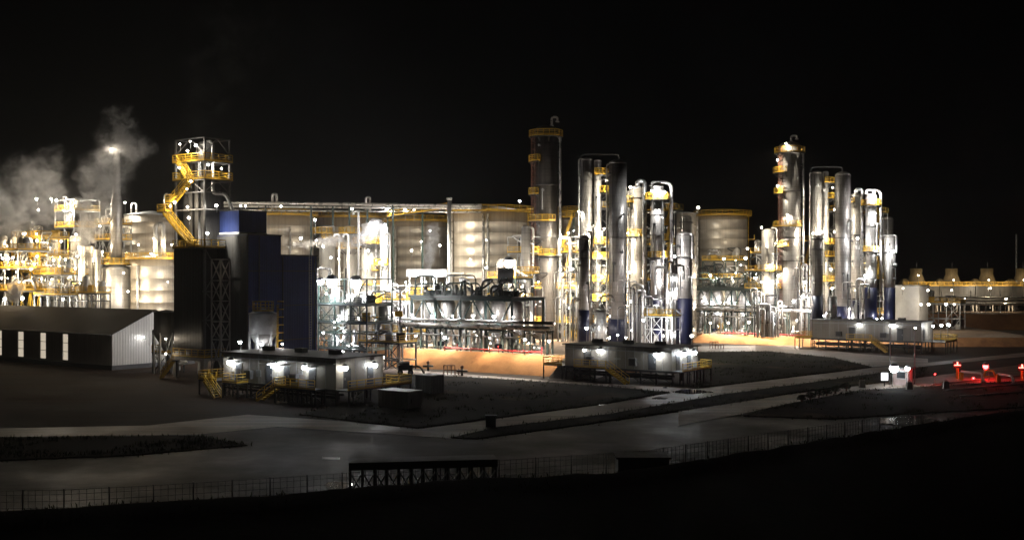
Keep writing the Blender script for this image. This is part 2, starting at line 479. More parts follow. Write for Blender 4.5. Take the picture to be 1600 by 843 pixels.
verge([(1092, 550), (1200, 549), (1300, 559), (1362, 573.5), (1141, 600), (1094, 605)])
verge([(706, 684), (777, 668), (952, 647), (1128, 617), (1374, 583), (1440, 574), (1440, 588), (1347, 600.5), (1229, 615), (1140, 631), (921, 662), (745, 685.5)])
verge([(1160, 650), (1244, 629), (1345, 610), (1700, 590), (1700, 630), (1440, 646), (1300, 655)])
verge([(-160, 688), (309, 681), (384, 696), (200, 712), (-160, 726)])
# painted line on the yard, the wet patches that catch the lamps
kind(obj('road_marking', MB().sheet([gnd(503, 716.4, .045), gnd(531, 717.6, .045), gnd(531, 714.2, .045), gnd(503, 713.0, .045)]), 'white_paint'), 'structure')
def puddle(x, y, rx, ry, seed):
    r2 = random.Random(seed)
    pts = []
    for i in range(18):
        a = 2*math.pi*i/18; k = .75 + .4*r2.random()
        pts.append(gnd(x + rx*k*math.cos(a), y - ry*k*math.sin(a), .09))
    return kind(obj('puddle', MB().sheet(pts), 'water'), 'structure')
for i, (x, y, rx, ry) in enumerate([(1078, 611, 24, 4), (1107, 612, 8, 1.5), (1030, 622, 12, 1.6), (940, 632, 6, 1.2), (1040, 605, 5, 1), (1420, 657, 44, 8), (528, 757, 22, 6)]): puddle(x, y, rx, ry, i)
wd = MB()
def inside(p, poly):
    c = False; n = len(poly)
    for i in range(n):
        a, b2 = poly[i], poly[i-1]
        if (a.y > p.y) != (b2.y > p.y) and p.x < (b2.x - a.x)*(p.y - a.y)/(b2.y - a.y) + a.x: c = not c
    return c
for poly in VERGES:
    x0, x1 = min(p.x for p in poly), max(p.x for p in poly); y0, y1 = min(p.y for p in poly), max(p.y for p in poly)
    for i in range(900):
        q = Vector((rnd.uniform(x0, x1), rnd.uniform(y0, y1), 0))
        if not inside(q, poly) or mnoise.noise(q*.13) < -.05: continue
        for k in range(5):
            a = rnd.uniform(0, 6.28); h = rnd.uniform(.12, .38); b_ = q + Vector((rnd.gauss(0, .25), rnd.gauss(0, .25), .08)); s_ = Vector((-math.sin(a), math.cos(a), 0))*.05
            wd._a([b_ - s_, b_ + s_, b_ + ZV*h + Vector((math.cos(a), math.sin(a), 0))*h*.5], [(0, 1, 2)])
    for i in range(len(poly)):
        for k in range(5):
            q = poly[i] + Vector((rnd.gauss(0, .5), rnd.gauss(0, .5), .0)); a = rnd.uniform(0, 6.28); h = rnd.uniform(.1, .3); s_ = Vector((-math.sin(a), math.cos(a), 0))*.06
            wd._a([q - s_, q + s_, q + ZV*(h+.08) + Vector((math.cos(a), math.sin(a), 0))*h*.6], [(0, 1, 2)])
kind(obj('weeds', wd, 'grass'), 'stuff')
# foreground hillside with a dark crest
crest = [(-420, 815, 50), (-120, 806, 53), (0, 797, 55), (240, 785, 57), (480, 768, 60), (640, 755, 63), (780, 746, 66), (960, 739, 70), (1100, 716, 75), (1200, 701, 80), (1330, 680, 88), (1440, 662, 95), (1530, 648, 99), (1600, 641, 101), (1760, 625, 106), (2100, 600, 112)]
cp = [at(x, y, Y) for x, y, Y in crest]
hb = MB(); rows = []
dense = []
for a, b2 in zip(cp, cp[1:]):
    k = max(2, int((b2 - a).length / 1.2))
    dense += [a.lerp(b2, j / k) for j in range(k)]
dense.append(cp[-1])
for p in dense:
    j = mnoise.noise(p * .35) * .22 + mnoise.noise(p * 1.3) * .10
    row = [(p.x, p.y + 9, -.4), (p.x, p.y + 4.5, p.z - 1.6 + j), (p.x, p.y + 1.2, p.z - .25 + j), (p.x, p.y, p.z + j*.6), (p.x, p.y - 2, p.z - .35 + j)]
    for t in (6, 14, 24, 36, 50, 70, 100):
        yy = p.y - t
        sl = p.z - .4 - t * .02
        row.append((p.x * max(.35, 1 - t/160), yy, min(sl, 12) + .3*mnoise.noise(Vector((p.x*.2, yy*.2, 4)))))
    rows.append(row)
m = len(rows[0])
hb._a([v for r_ in rows for v in r_], [(i*m + j, i*m + j + 1, (i+1)*m + j + 1, (i+1)*m + j) for i in range(len(rows)-1) for j in range(m-1)], True)
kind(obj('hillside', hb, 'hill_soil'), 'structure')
gb = MB()
for i in range(5200):
    p = rnd.choice(dense) + Vector((rnd.uniform(-.7, .7), 0, 0))
    off = rnd.gauss(-1.0, 1.6)
    if mnoise.noise(p*.12 + Vector((0, 0, 7))) < -.15 and rnd.random() < .8: continue
    if off > 2.5 or off < -6: continue
    base = Vector((p.x, p.y + off, p.z - (.5 + .1 * abs(off))))
    a = rnd.uniform(0, 6.28); h = rnd.uniform(.12, .42); lean = Vector((math.cos(a), math.sin(a), 0)) * h * .4
    s_ = Vector((-math.sin(a), math.cos(a), 0)) * .035
    gb._a([base - s_, base + s_, base + ZV*(h*.7 + .2) + lean*.4 + s_*.5, base + ZV*(h + .2) + lean], [(0, 1, 2), (0, 2, 3)])
kind(obj('grass', gb, 'grass'), 'stuff')
# wire fence behind the crest
fp = [(-160, 768), (100, 764), (240, 757), (480, 742), (640, 730), (780, 718), (1000, 704), (1200, 676), (1400, 648), (1460, 640)]
fw = []
for x, y in fp:
    Y = (CAMZ - 2.0) * F / (y - HZ); fw.append(Vector((gx(x, Y), Y, 0)))
f0 = fw[5]
fr = thing('wire_fence', (f0.x, f0.y, 0), 'long dark wire mesh fence on posts along the foot of the black slope', 'fence')
wm = MB(); tot = 0
for a, b2 in zip(fw, fw[1:]):
    L_ = (b2 - a).length; n = max(1, round(L_ / 2.5))
    for i in range(n):
        q = a.lerp(b2, i / n)
        obj('post', MB().tube([q - ZV*.05, q + ZV*2.05], .045, 6), 'dark_steel', fr)
    for z in (.1, .5, .9, 1.3, 1.7, 1.97): wm.bar(a + ZV*z, b2 + ZV*z, .02)
    n = int(L_ / .42)
    for i in range(n):
        q = a.lerp(b2, i / n); wm.bar(q + ZV*.08, q + ZV*1.97, .017)
obj('wire_mesh', wm, 'dark_steel', fr)
# ================================================================== BUILDINGS
# pale storage shed at the left
sc_ = (-63.4, 174)
sh = thing('storage_shed', (*sc_, 0), 'long grey metal storage shed with tall lit slot openings and a low roof', 'shed')
LEN, WID, EV, RG = 62, 16, 5.7, 9.3
slots = [(20.2, 21.15), (28.0, 29.2), (37.0, 38.2), (47.2, 48.5)]     # along the front wall
def px_to_u(px):      # distance along the shed front where the ray through px meets it
    k = (px - 800) / F
    return (sc_[0] - k*sc_[1]) / (.815 + k*.58)
slots = [(px_to_u(c + w_), px_to_u(c - w_)) for c, w_ in ((101.8, 4.3), (67, 4.5), (32.2, 4.5), (-2, 4.6), (-38, 4), (-76, 4))]
wl = MB(); prev = -.02
for a, b2 in slots:
    wl.obox(sc_, prev, a, 0, .2, .7, EV); wl.obox(sc_, a, b2, 0, .2, EV-.35, EV); wl.obox(sc_, a, b2, 0, .2, .7, 1.0)
    prev = b2
wl.obox(sc_, prev, LEN, 0, .2, .7, EV)
obj('front_wall', wl, 'shed_cladding', sh)
gw = MB()
gp = [un(sc_, 0, 0, .7), un(sc_, 0, WID, .7), un(sc_, 0, WID, EV), un(sc_, 0, WID/2, RG - .08), un(sc_, 0, 0, EV)]
gi = [p + U*.2 for p in gp]
gw._a(gp + gi, [(0, 1, 2, 3, 4), (9, 8, 7, 6, 5)] + [(i, i+5, (i+1) % 5 + 5, (i+1) % 5) for i in range(5)])
obj('gable_wall', gw, 'pale_cladding', sh)
pl = MB().obox(sc_, -.12, LEN, -.12, .25, -.05, .7).obox(sc_, -.12, .3, .25, WID, -.05, .7)
obj('plinth', pl, 'dark_steel', sh)
rf = MB()
def slab(p, t=.14):
    return rf.hexa([v - ZV*t for v in p] + p)
e = .35
slab([un(sc_, LEN, -e, EV-.02), un(sc_, -e, -e, EV-.02), un(sc_, -e, WID/2, RG+.1), un(sc_, LEN, WID/2, RG+.1)])
slab([un(sc_, LEN, WID/2, RG+.1), un(sc_, -e, WID/2, RG+.1), un(sc_, -e, WID+e, EV-.02), un(sc_, LEN, WID+e, EV-.02)])
obj('roof', rf, 'roof_sheet', sh)
for a, b2 in slots:
    wn = obj('window', MB().obox(sc_, a, b2, .12, .16, 1.0, EV-.35), 'lit_panel', sh)
    fb = MB()
    for k in (.0, .33, .66, 1.0):
        zz = 1.0 + (EV - 1.35) * k; fb.obox(sc_, a, b2, .05, .12, zz-.04, zz+.04)
    for aa in (a - .03, b2 - .05): fb.obox(sc_, aa, aa + .08, .045, .125, .96, EV-.31)
    obj('window_frame', fb, 'galvanised', wn)
obj('rear_wall', MB().obox(sc_, .2, LEN, WID-.2, WID, .7, EV), 'shed_cladding', sh)
obj('gutter', MB().tube([un(sc_, -.2, -.42, EV-.12), un(sc_, LEN, -.42, EV-.12)], .1, 6), 'galvanised', sh)
# blue clad plant building
bb = (-38.5, 160)
bd = thing('blue_building', (*bb, 0), 'tall windowless building in dark blue and grey metal cladding with a stepped roof', 'building')
def pxn(px, c):      # distance along N from corner c to the ray px
    k = (px - 800) / F
    return (k*c[1] - c[0]) / (.58 - k*.815)
n1, n2 = pxn(440, bb), pxn(496, bb)
zt1 = gz(367, 160); zt2 = gz(400, 168)
bb_m = MB().obox(bb, .15, 7.5, .004, n1, 0, zt1)
obj('wall', bb_m, 'blue_cladding', bd)
obj('low_wall', MB().obox(bb, .15, 7.5, n1 + .004, n2, 0, zt2), 'blue_cladding', bd)
obj('grey_wall', MB().obox(bb, .12, 7.55, -.12, .0, 0, zt1 - .05), 'grey_cladding', bd)
tr = MB()
tr.obox(bb, .02, .15, -.02, .1, 0, zt1 + .08)
for a, b2, z in ((-.03, n1 + .03, zt1), (n1 + .03, n2 + .08, zt2)):
    tr.obox(bb, .0, 7.65, a, b2, z + .003, z + .22)
obj('flashing', tr, 'dark_steel', bd)
for b2 in (2.2, n1 + .3, n2 - .6):
    obj('downpipe', MB().tube([un(bb, .06, b2, 0), un(bb, .06, b2, (zt1 if b2 < n1 else zt2) - .2)], .08, 8), 'dark_steel', bd)
for z in (5.2, 10.4, 15.6):
    obj('cladding_joint', MB().obox(bb, .1, .147, .02, n2 - .02, z, z + .12), 'dark_steel', bd)
lad = MB()
for z in [1 + .4*i for i in range(int((zt2 - 1)/.4))]: lad.bar(un(bb, -.05, n2 - 1.8, z), un(bb, -.05, n2 - 1.3, z), .05)
for b2 in (n2 - 1.8, n2 - 1.3): lad.bar(un(bb, -.05, b2, .4), un(bb, -.05, b2, zt2 + .9), .06)
obj('ladder', lad, 'galvanised', bd)
ph = thing('roof_house', un(bb, 3.0, 3.0, zt1 + .225), 'dark blue rooftop plant room with a lit white lower edge beside the stair tower', 'roof house')
hc = un(bb, 2.3, .3); h1 = pxn(404, hc)
obj('wall', MB().obox((hc.x, hc.y), .1, 5.2, .1, h1 + 1.6, zt1 + .23, gz(330, 163)), 'blue_cladding', ph)
obj('flashing', MB().obox((hc.x, hc.y), 0, 5.3, 0, h1 + 1.7, gz(330, 163), gz(330, 163) + .14), 'dark_steel', ph)
obj('white_sill', MB().obox((hc.x, hc.y), -.06, 5.3, -.02, h1 + 1.7, zt1 + .24, zt1 + .5), 'white_paint', ph)
# stair and elevator tower
tc_ = (-44.8, 160); TU, TN = 6.6, 4.6
st = thing('stair_tower', (*tc_, 0), 'tall steel stair tower with yellow stairs and railings, clad dark at the bottom', 'tower')
ztop = gz(217, 162); zc = gz(388, 161); zb = gz(561, 160)
lv = [zc, gz(327, 161), gz(300, 161), gz(281, 161), gz(253, 161)]
fr_ = MB()
for a in (0, TU):
    for b2 in (0, TN): fr_.bar(un(tc_, a, b2, 0), un(tc_, a, b2, ztop), .26)
for z in [zb, gz(500, 161), gz(455, 161), zc] + lv[1:] + [ztop]:
    for a in (0, TU): fr_.bar(un(tc_, a, 0, z), un(tc_, a, TN, z), .18)
    for b2 in (0, TN): fr_.bar(un(tc_, 0, b2, z), un(tc_, TU, b2, z), .18)
zs = [zb, gz(500, 161), gz(455, 161), zc]
for z0, z1 in zip(zs, zs[1:]):
    fr_.bar(un(tc_, 0, 0, z0), un(tc_, 0, TN, z1), .14); fr_.bar(un(tc_, 0, TN, z0), un(tc_, 0, 0, z1), .14)
for z0, z1 in ((lv[2], lv[3]), (lv[4] + 1.2, ztop)):
    fr_.bar(un(tc_, 0, 0, z0), un(tc_, TU/2, 0, z1), .13); fr_.bar(un(tc_, TU, 0, z0), un(tc_, TU/2, 0, z1), .13)
    fr_.bar(un(tc_, 0, 0, z0), un(tc_, 0, TN/2, z1), .13); fr_.bar(un(tc_, 0, TN, z0), un(tc_, 0, TN/2, z1), .13)
obj('frame', fr_, 'steel_grey', st)
obj('cladding', MB().obox(tc_, .35, TU + .25, -.17, -.14, zb + .3, zc - .1).obox(tc_, TU+.15, TU + .18, -.13, TN, zb + .3, zc - .1).obox(tc_, 1.6, TU-.5, 1.0, TN-.2, zb+.3, gz(284, 161)), 'dark_cladding', st)
obj('concrete_base', MB().obox(tc_, -.3, .35, -.3, .35, 0, zb - .25).obox(tc_, TU-.35, TU+.3, -.3, .35, 0, zb - .25).obox(tc_, -.3, .35, TN-.35, TN+.3, 0, zb - .25).obox(tc_, TU-.35, TU+.3, TN-.35, TN+.3, 0, zb-.25).obox(tc_, -.5, TU+.5, -.5, TN+.5, zb - .25, zb + .1), 'precast', st)
for z in [lv[0], lv[3], lv[4], zb + .12]:
    dk = obj('deck', MB().obox(tc_, -.35, TU + .35, -.35, TN + .35, z, z + .1), 'dark_steel', st)
    q = [un(tc_, -.3, -.3, z+.1), un(tc_, TU+.3, -.3, z+.1), un(tc_, TU+.3, TN+.3, z+.1), un(tc_, -.3, TN+.3, z+.1)]
    obj('railing', rail(MB(), q, 1.15, True, .09), 'yellow_paint', dk)
def stair(p, q, wdt, name, par, side):
    p, q, side = Vector(p), Vector(q), Vector(side).normalized() * wdt / 2
    d = q - p; n = max(3, int(abs(d.z) / .24))
    s_ = MB()
    for sg in (-1, 1):
        s_.bar(p + side*sg, q + side*sg, .07, .32)
        s_.bar(p + side*sg + ZV*1.0, q + side*sg + ZV*1.0, .07); s_.bar(p + side*sg + ZV*.55, q + side*sg + ZV*.55, .06)
        for i in range(0, n + 1, 3):
            a = p.lerp(q, i/n); s_.bar(a + side*sg, a + side*sg + ZV*1.0, .06)
    t = obj(name, s_, 'yellow_paint', par)
    tr_ = MB()
    for i in range(n):
        a = p.lerp(q, (i + .5)/n); h_ = Vector((d.x, d.y, 0)).normalized() * .14
        tr_.hexa([a - side*.95 - h_ - ZV*.02, a + side*.95 - h_ - ZV*.02, a + side*.95 + h_ - ZV*.02, a - side*.95 + h_ - ZV*.02, a - side*.95 - h_ + ZV*.02, a + side*.95 - h_ + ZV*.02, a + side*.95 + h_ + ZV*.02, a - side*.95 + h_ + ZV*.02])
    obj('tread', tr_, 'yellow_paint', t)
    return t
lo_ = -1.0
stair(un(tc_, 1.4, lo_, zc + .15), un(tc_, TU + 1.2, lo_, gz(330, 161)), 1.0, 'stair', st, N)
stair(un(tc_, 2.0, lo_, lv[3] - .2), un(tc_, TU - .6, lo_, lv[2] - 1.4), 1.0, 'stair', st, N)
stair(un(tc_, 2.6, lo_ + .2, lv[3] + .1), un(tc_, TU - 1.8, lo_ + .2, lv[4]), 1.0, 'stair', st, N)
for (a0, a1, z) in ((TU + .4, TU + 2.2, gz(330, 161)), (TU - .9, TU + .3, lv[2] - 1.5), (.2, 1.6, zc + .1)):
    dk = obj('landing', MB().obox(tc_, a0, a1, -1.7, -.38, z, z + .08), 'dark_steel', st)
    obj('railing', rail(MB(), [un(tc_, a0, -.4, z+.08), un(tc_, a0, -1.65, z+.08), un(tc_, a1, -1.65, z+.08), un(tc_, a1, -.4, z+.08)], 1.1, False, .08), 'yellow_paint', dk)
hd = MB().tube([un(tc_, 2.6, 2.2, lv[4]+.5), un(tc_, 2.6, 2.2, lv[4] + 2.6)], 1.1, 16).ball(un(tc_, 2.6, 2.2, lv[4] + 2.6), 1.1, .7, 16)
hd.tube(bend([un(tc_, 2.6, 2.2, lv[4] + 3.2), un(tc_, 2.6, 2.2, ztop - .3), un(tc_, .9, 2.2, ztop - .3), un(tc_, .9, 2.2, lv[3] - 2), un(tc_, -.2, 3.6, lv[2]), un(tc_, -1.0, 4.5, gz(330, 161))]), .26, 8)
obj('elevator_head', hd, 'galvanised', st)
obj('elevator_leg', MB().obox(tc_, 2.2, 2.9, .6, 1.1, zc, lv[4]+.4).obox(tc_, 3.6, 4.3, .6, 1.1, zc, lv[4]+.4), 'grey_cladding', st)
# low tower support legs and lattice mast with crossed braces at its right
mc = un(tc_, -.8, .6)
ms = thing('lattice_mast', (mc.x, mc.y, 0), 'grey lattice steel mast with crossed braces in front of the grey wall', 'mast')
lm = MB()
m4 = [(0, 0), (-2.1, 0), (-2.1, 1.6), (0, 1.6)]
for a, b2 in m4: lm.bar(un(mc, a, b2, 0), un(mc, a, b2, gz(405, 160)), .16)
zz = [gz(v, 160) for v in (575, 530, 502, 470, 438, 405)]
for z0, z1 in zip(zz, zz[1:]):
    for i in range(4):
        p, q = m4[i], m4[(i+1) % 4]
        lm.bar(un(mc, *p, z0), un(mc, *q, z1), .1); lm.bar(un(mc, *q, z0), un(mc, *p, z1), .1); lm.bar(un(mc, *p, z1), un(mc, *q, z1), .12)
obj('lattice', lm, 'precast', ms)  # paler than steel: lamplight from the cabin put into the colour
obj('base_plate', MB().obox(mc, -2.4, .3, -.3, 1.9, -.05, .25), 'concrete', ms)
# hopper silo in front of the blue building
def silo(x, Y, ytop, ybot, wpx, label, ycone, yleg, railing=True, mat='galvanised'):
    X = gx(x, Y); r = wpx / 2 * Y / F
    t = thing('hopper_silo', (X, Y, 0), label, 'silo')
    z1, z0, zc_, zl = gz(ytop, Y), gz(ybot, Y), gz(ycone, Y), gz(yleg, Y)
    obj('body', MB().lathe(X, Y, [(r, z0), (r, z1), (r*1.03, z1), (r*1.03, z1+.1), (r*.25, zc_), (.02, zc_ + .1)], 28), mat, t)
    obj('hopper', MB().lathe(X, Y, [(.3, zl), (r*.99, z0-.003)], 24), mat, t)
    lg = MB()
    for k in range(6):
        a = R(60*k + 20); p = Vector((X + r*.97*math.cos(a), Y + r*.97*math.sin(a), 0))
        b_ = MB().bar(p, p + ZV*(z0 + .3), .2); obj('leg', b_, 'galvanised', t)
        a2 = R(60*k + 80); q = Vector((X + r*.97*math.cos(a2), Y + r*.97*math.sin(a2), 0))
        lg.bar(p + ZV*.4, q + ZV*z0, .1); lg.bar(p + ZV*z0*.5, q + ZV*z0*.5, .1)
    obj('bracing', lg, 'galvanised', t)
    if railing:
        pr = [Vector((X + r*.75*math.cos(R(a)), Y + r*.75*math.sin(R(a)), z1 + .35)) for a in range(0, 360, 45)]
        obj('railing', rail(MB(), pr, 1.3, True, .09), 'yellow_paint', t)
        ld = MB()
        for dz in range(int((z1 - z0 + 4) / .35)):
            z = z0 - 2 + dz*.35
            ld.bar((X + r + .12, Y - .35, z), (X + r + .12, Y + .35, z), .05)
            if dz % 3 == 0: ld.lathe(X + r + .5, Y, [(.45, z), (.45, z + .1)], 10)
        for yy in (-.35, .35): ld.bar((X + r + .12, Y + yy, z0 - 2), (X + r + .12, Y + yy, z1 + 1.2), .07)
        obj('caged_ladder', ld, 'yellow_paint', t)
    return t
silo(411, 148, 490, 521, 43, 'squat grey hopper silo with yellow top railing before the blue wall', 483, 552)
silo(259, 168, 488, 522, 36, 'plain brown hopper silo beside the gable of the grey shed', 484, 548, False, 'grey_cladding')
# ------------------------------------------------------------------ electrical houses on steel stilts
def ehouse(c, LU, LN, zf, zr, label, doors_n, doors_u, plats, stairs, wins=()):
    t = thing('electrical_house', (c[0], c[1], 0), label, 'cabin')
    wl = MB().obox(c, 0, LU, 0, LN, zf, zr)
    obj('wall', wl, 'cabin_wall', t)
    rf = obj('roof', MB().obox(c, -.3, LU+.3, -.3, LN+.3, zr + .003, zr + .16), 'roof_grey', t)
    for i in range(3):
        a = LU*(.2 + .3*i); obj('roof_unit', MB().obox(c, a, a+1.3, LN*.5, LN*.5+1.0, zr+.163, zr + .7), 'roof_grey', rf)
    fl = MB().obox(c, -.15, LU+.15, -.15, LN+.15, zf-.32, zf-.003)
    obj('floor_frame', fl, 'dark_steel', t)
    n = int(LU / 2.4)
    for i in range(n + 1):
        for b2 in (.2, LN - .2):
            p = un(c, LU*i/n, b2, 0); obj('stilt', MB().bar(p, p + ZV*(zf-.32), .2).box(p + ZV*.03, (.5, .5, .1)), 'dark_steel', t)
    br = MB()
    for i in range(0, n):
        p, q = un(c, LU*i/n, .2, 0), un(c, LU*(i+1)/n, .2, 0)
        br.bar(p + ZV*.2, q + ZV*(zf-.4), .07)
        if i % 2: br.bar(q + ZV*.2, p + ZV*(zf-.4), .07)
        br.bar(p + ZV*zf*.55, q + ZV*zf*.55, .16)
    br.tube([un(c, .4, .9, zf*.45), un(c, LU-.4, .9, zf*.45)], .18, 8); br.tube([un(c, .4, 1.6, zf*.6), un(c, LU-.4, 1.6, zf*.6)], .14, 8)
    obj('bracing', br, 'dark_steel', t)
    H = zr - zf
    for a, w_ in doors_n:       # on the long front, which faces the camera's left
        d = obj('door', MB().obox(c, a, a+w_, -.06, -.003, zf + .05, zf + min(2.3, H*.75)), 'door_dark', t)
        obj('handle', MB().obox(c, a+.12, a+.2, -.14, -.063, zf+1.0, zf+1.25), 'galvanised', d)
        obj('canopy', MB().obox(c, a-.2, a+w_+.2, -1.0, -.003, zf+min(2.45, H*.8), zf+min(2.53, H*.8+.08)), 'galvanised', t)
    for b2, w_ in doors_u:      # on the end, which faces the camera's right
        d = obj('door', MB().obox(c, -.06, -.003, b2, b2+w_, zf + .05, zf + min(2.3, H*.75)), 'door_dark', t)
        obj('handle', MB().obox(c, -.14, -.063, b2+.12, b2+.2, zf+1.0, zf+1.25), 'galvanised', d)
    for a, w_, z0, z1 in wins:
        obj('vent', MB().obox(c, a, a+w_, -.05, -.003, zf+z0, zf+z1), 'galvanised', t)
    jt = MB()
    for k in range(1, 12): jt.obox(c, LU*k/12-.035, LU*k/12+.035, -.03, -.003, zf+.02, zr-.02)
    for k in range(1, 5): jt.obox(c, -.03, -.003, LN*k/5-.035, LN*k/5+.035, zf+.02, zr-.02)
    o_ = obj('wall_joint', jt, 'galvanised', t); o_['kind'] = 'stuff'
    obj('cable_tray', MB().obox(c, .1, LU-.1, -.28, -.06, zr-.55, zr-.45), 'galvanised', t)
    for a in (LU*.31, LU*.72):
        u_ = obj('wall_unit', MB().obox(c, a, a+1.1, -.5, -.003, zf+.5, zf+1.5), 'roof_grey', t)
        obj('grille', MB().obox(c, a+.15, a+.95, -.53, -.503, zf+.62, zf+1.38), 'dark_steel', u_)
    for (a0, a1, b0, b1, sides) in plats:
        dk = obj('platform', MB().obox(c, a0, a1, b0, b1, zf-.12, zf), 'dark_steel', t)
        pts = {'n': [un(c, a0, b0, zf), un(c, a1, b0, zf)], 'u': [un(c, a0, b0, zf), un(c, a0, b1, zf)], 'U': [un(c, a1, b0, zf), un(c, a1, b1, zf)], 'N': [un(c, a0, b1, zf), un(c, a1, b1, zf)]}
        rm = MB()
        for s_ in sides: rail(rm, pts[s_], 1.1, False, .085)
        obj('railing', rm, 'yellow_paint', dk)
        k = max(1, int(abs(a1-a0)/2.2)); kb = max(1, int(abs(b1-b0)/2.2))
        for i in range(k+1):
            for b2 in (b0+.12, b1-.12):
                p = un(c, a0 + (a1-a0)*i/k, b2, 0); obj('leg', MB().bar(p, p + ZV*(zf-.12), .15), 'dark_steel', dk)
        for i in range(1, kb):
            for a in (a0+.1, a1-.1):
                p = un(c, a, b0 + (b1-b0)*i/kb, 0); obj('leg', MB().bar(p, p + ZV*(zf-.12), .15), 'dark_steel', dk)
    for (p, q, side) in stairs:
        stair(p, q, 1.0, 'stair', t, side)
    return t
c1 = (-20.2, 126)
e1 = ehouse(c1, 19.5, 8.0, 1.9, 5.35, 'long pale cabin on stilts with yellow railings nearest the wet yard', [(3.2, 1.2), (7.6, 1.0), (10.6, 1.2), (16.0, 1.2)], [(1.2, 1.2), (5.2, 1.0)],
    [(1.5, 8.2, -1.9, -.16, 'nU'), (14.8, 17.4, -1.9, -.16, 'nuU'), (19.7, 23.0, -1.0, 3.4, 'nUN'), (-2.2, -.16, -.3, 8.4, 'uN'), (-2.2, -.16, 8.45, 10.6, 'uN')],
    [(un(c1, 11.4, -1.3, .05), un(c1, 8.2, -1.3, 1.9), N), (un(c1, 17.4, -2.6, .05), un(c1, 20.4, -1.9, 1.9), N)], [(5.4, .8, 1.4, 2.1), (12.6, .9, .8, 1.6)])
c2 = (21.7, 149)
e2 = ehouse(c2, 17.2, 8.0, 2.0, 5.0, 'pale cabin on stilts below the blue column skirts at the road corner', [(2.4, 1.2), (12.8, 1.2)], [(1.2, 1.2), (4.6, 1.2)],
    [(9.4, 14.6, -1.7, -.16, 'n'), (17.4, 20.6, -.6, 3.4, 'nUN'), (-1.8, -.16, -.3, 8.6, 'uN')],
    [(un(c2, 6.2, -1.2, .05), un(c2, 9.4, -1.2, 2.0), N)], [(5.6, 1.2, 1.3, 1.55), (8.0, 1.0, 1.2, 1.45)])
c3 = (78.7, 211)
e3 = ehouse(c3, 21.5, 8.0, 2.3, 5.9, 'far pale cabin on stilts left of the gate lamps behind the dark field', [(3.4, 1.2), (12.8, 1.2)], [(1.2, 1.2)],
    [(9.0, 14.0, -1.7, -.16, 'n'), (21.6, 25.0, -.6, 4.0, 'nUN'), (-4.5, -.16, -.3, 8.6, 'uN')],
    [(un(c3, 6.2, -1.2, .05), un(c3, 9.4, -1.2, 2.3), N)], [(5.6, 1.2, 1.3, 1.55)])
# small container cabins on the field
def crate(x, y, Y, wpx, hpx, dn, label, name='container', mat='off_white', cat='container'):
    p = at(x, y, Y); lu = wpx / F * Y; h = hpx / F * Y
    t = thing(name, (p.x, p.y, 0), label, cat)
    c = (p.x, p.y)
    bx = MB().obox(c, 0, lu, 0, dn, .16, h); obj('body', bx, mat, t)
    obj('roof', MB().obox(c, -.06, lu+.06, -.06, dn+.06, h+.003, h+.1), 'galvanised', t)
    obj('skid', MB().obox(c, .1, .35, .05, dn-.05, 0, .157).obox(c, lu-.35, lu-.1, .05, dn-.05, 0, .157), 'dark_steel', t)
    d = obj('door', MB().obox(c, -.05, -.003, .4, min(dn-.3, 1.5), .3, h-.25), mat, t)
    obj('handle', MB().obox(c, -.11, -.053, .5, .57, h*.4, h*.6), 'dark_steel', d)
    if name == 'container':
        rb = MB()
        for i in range(int(lu / .45)): rb.obox(c, .25+i*.45, .4+i*.45, -.035, -.003, .3, h-.1)
        obj('side_ribs', rb, mat, t)
    return t
crate(637, 641, 122, 62, 28, 2.4, 'low pale container standing nearest on the dark field by the stilt cabin')
crate(675, 630, 138, 34, 29, 2.4, 'dark container with one bright white end behind the pale container', mat='grey_cladding')
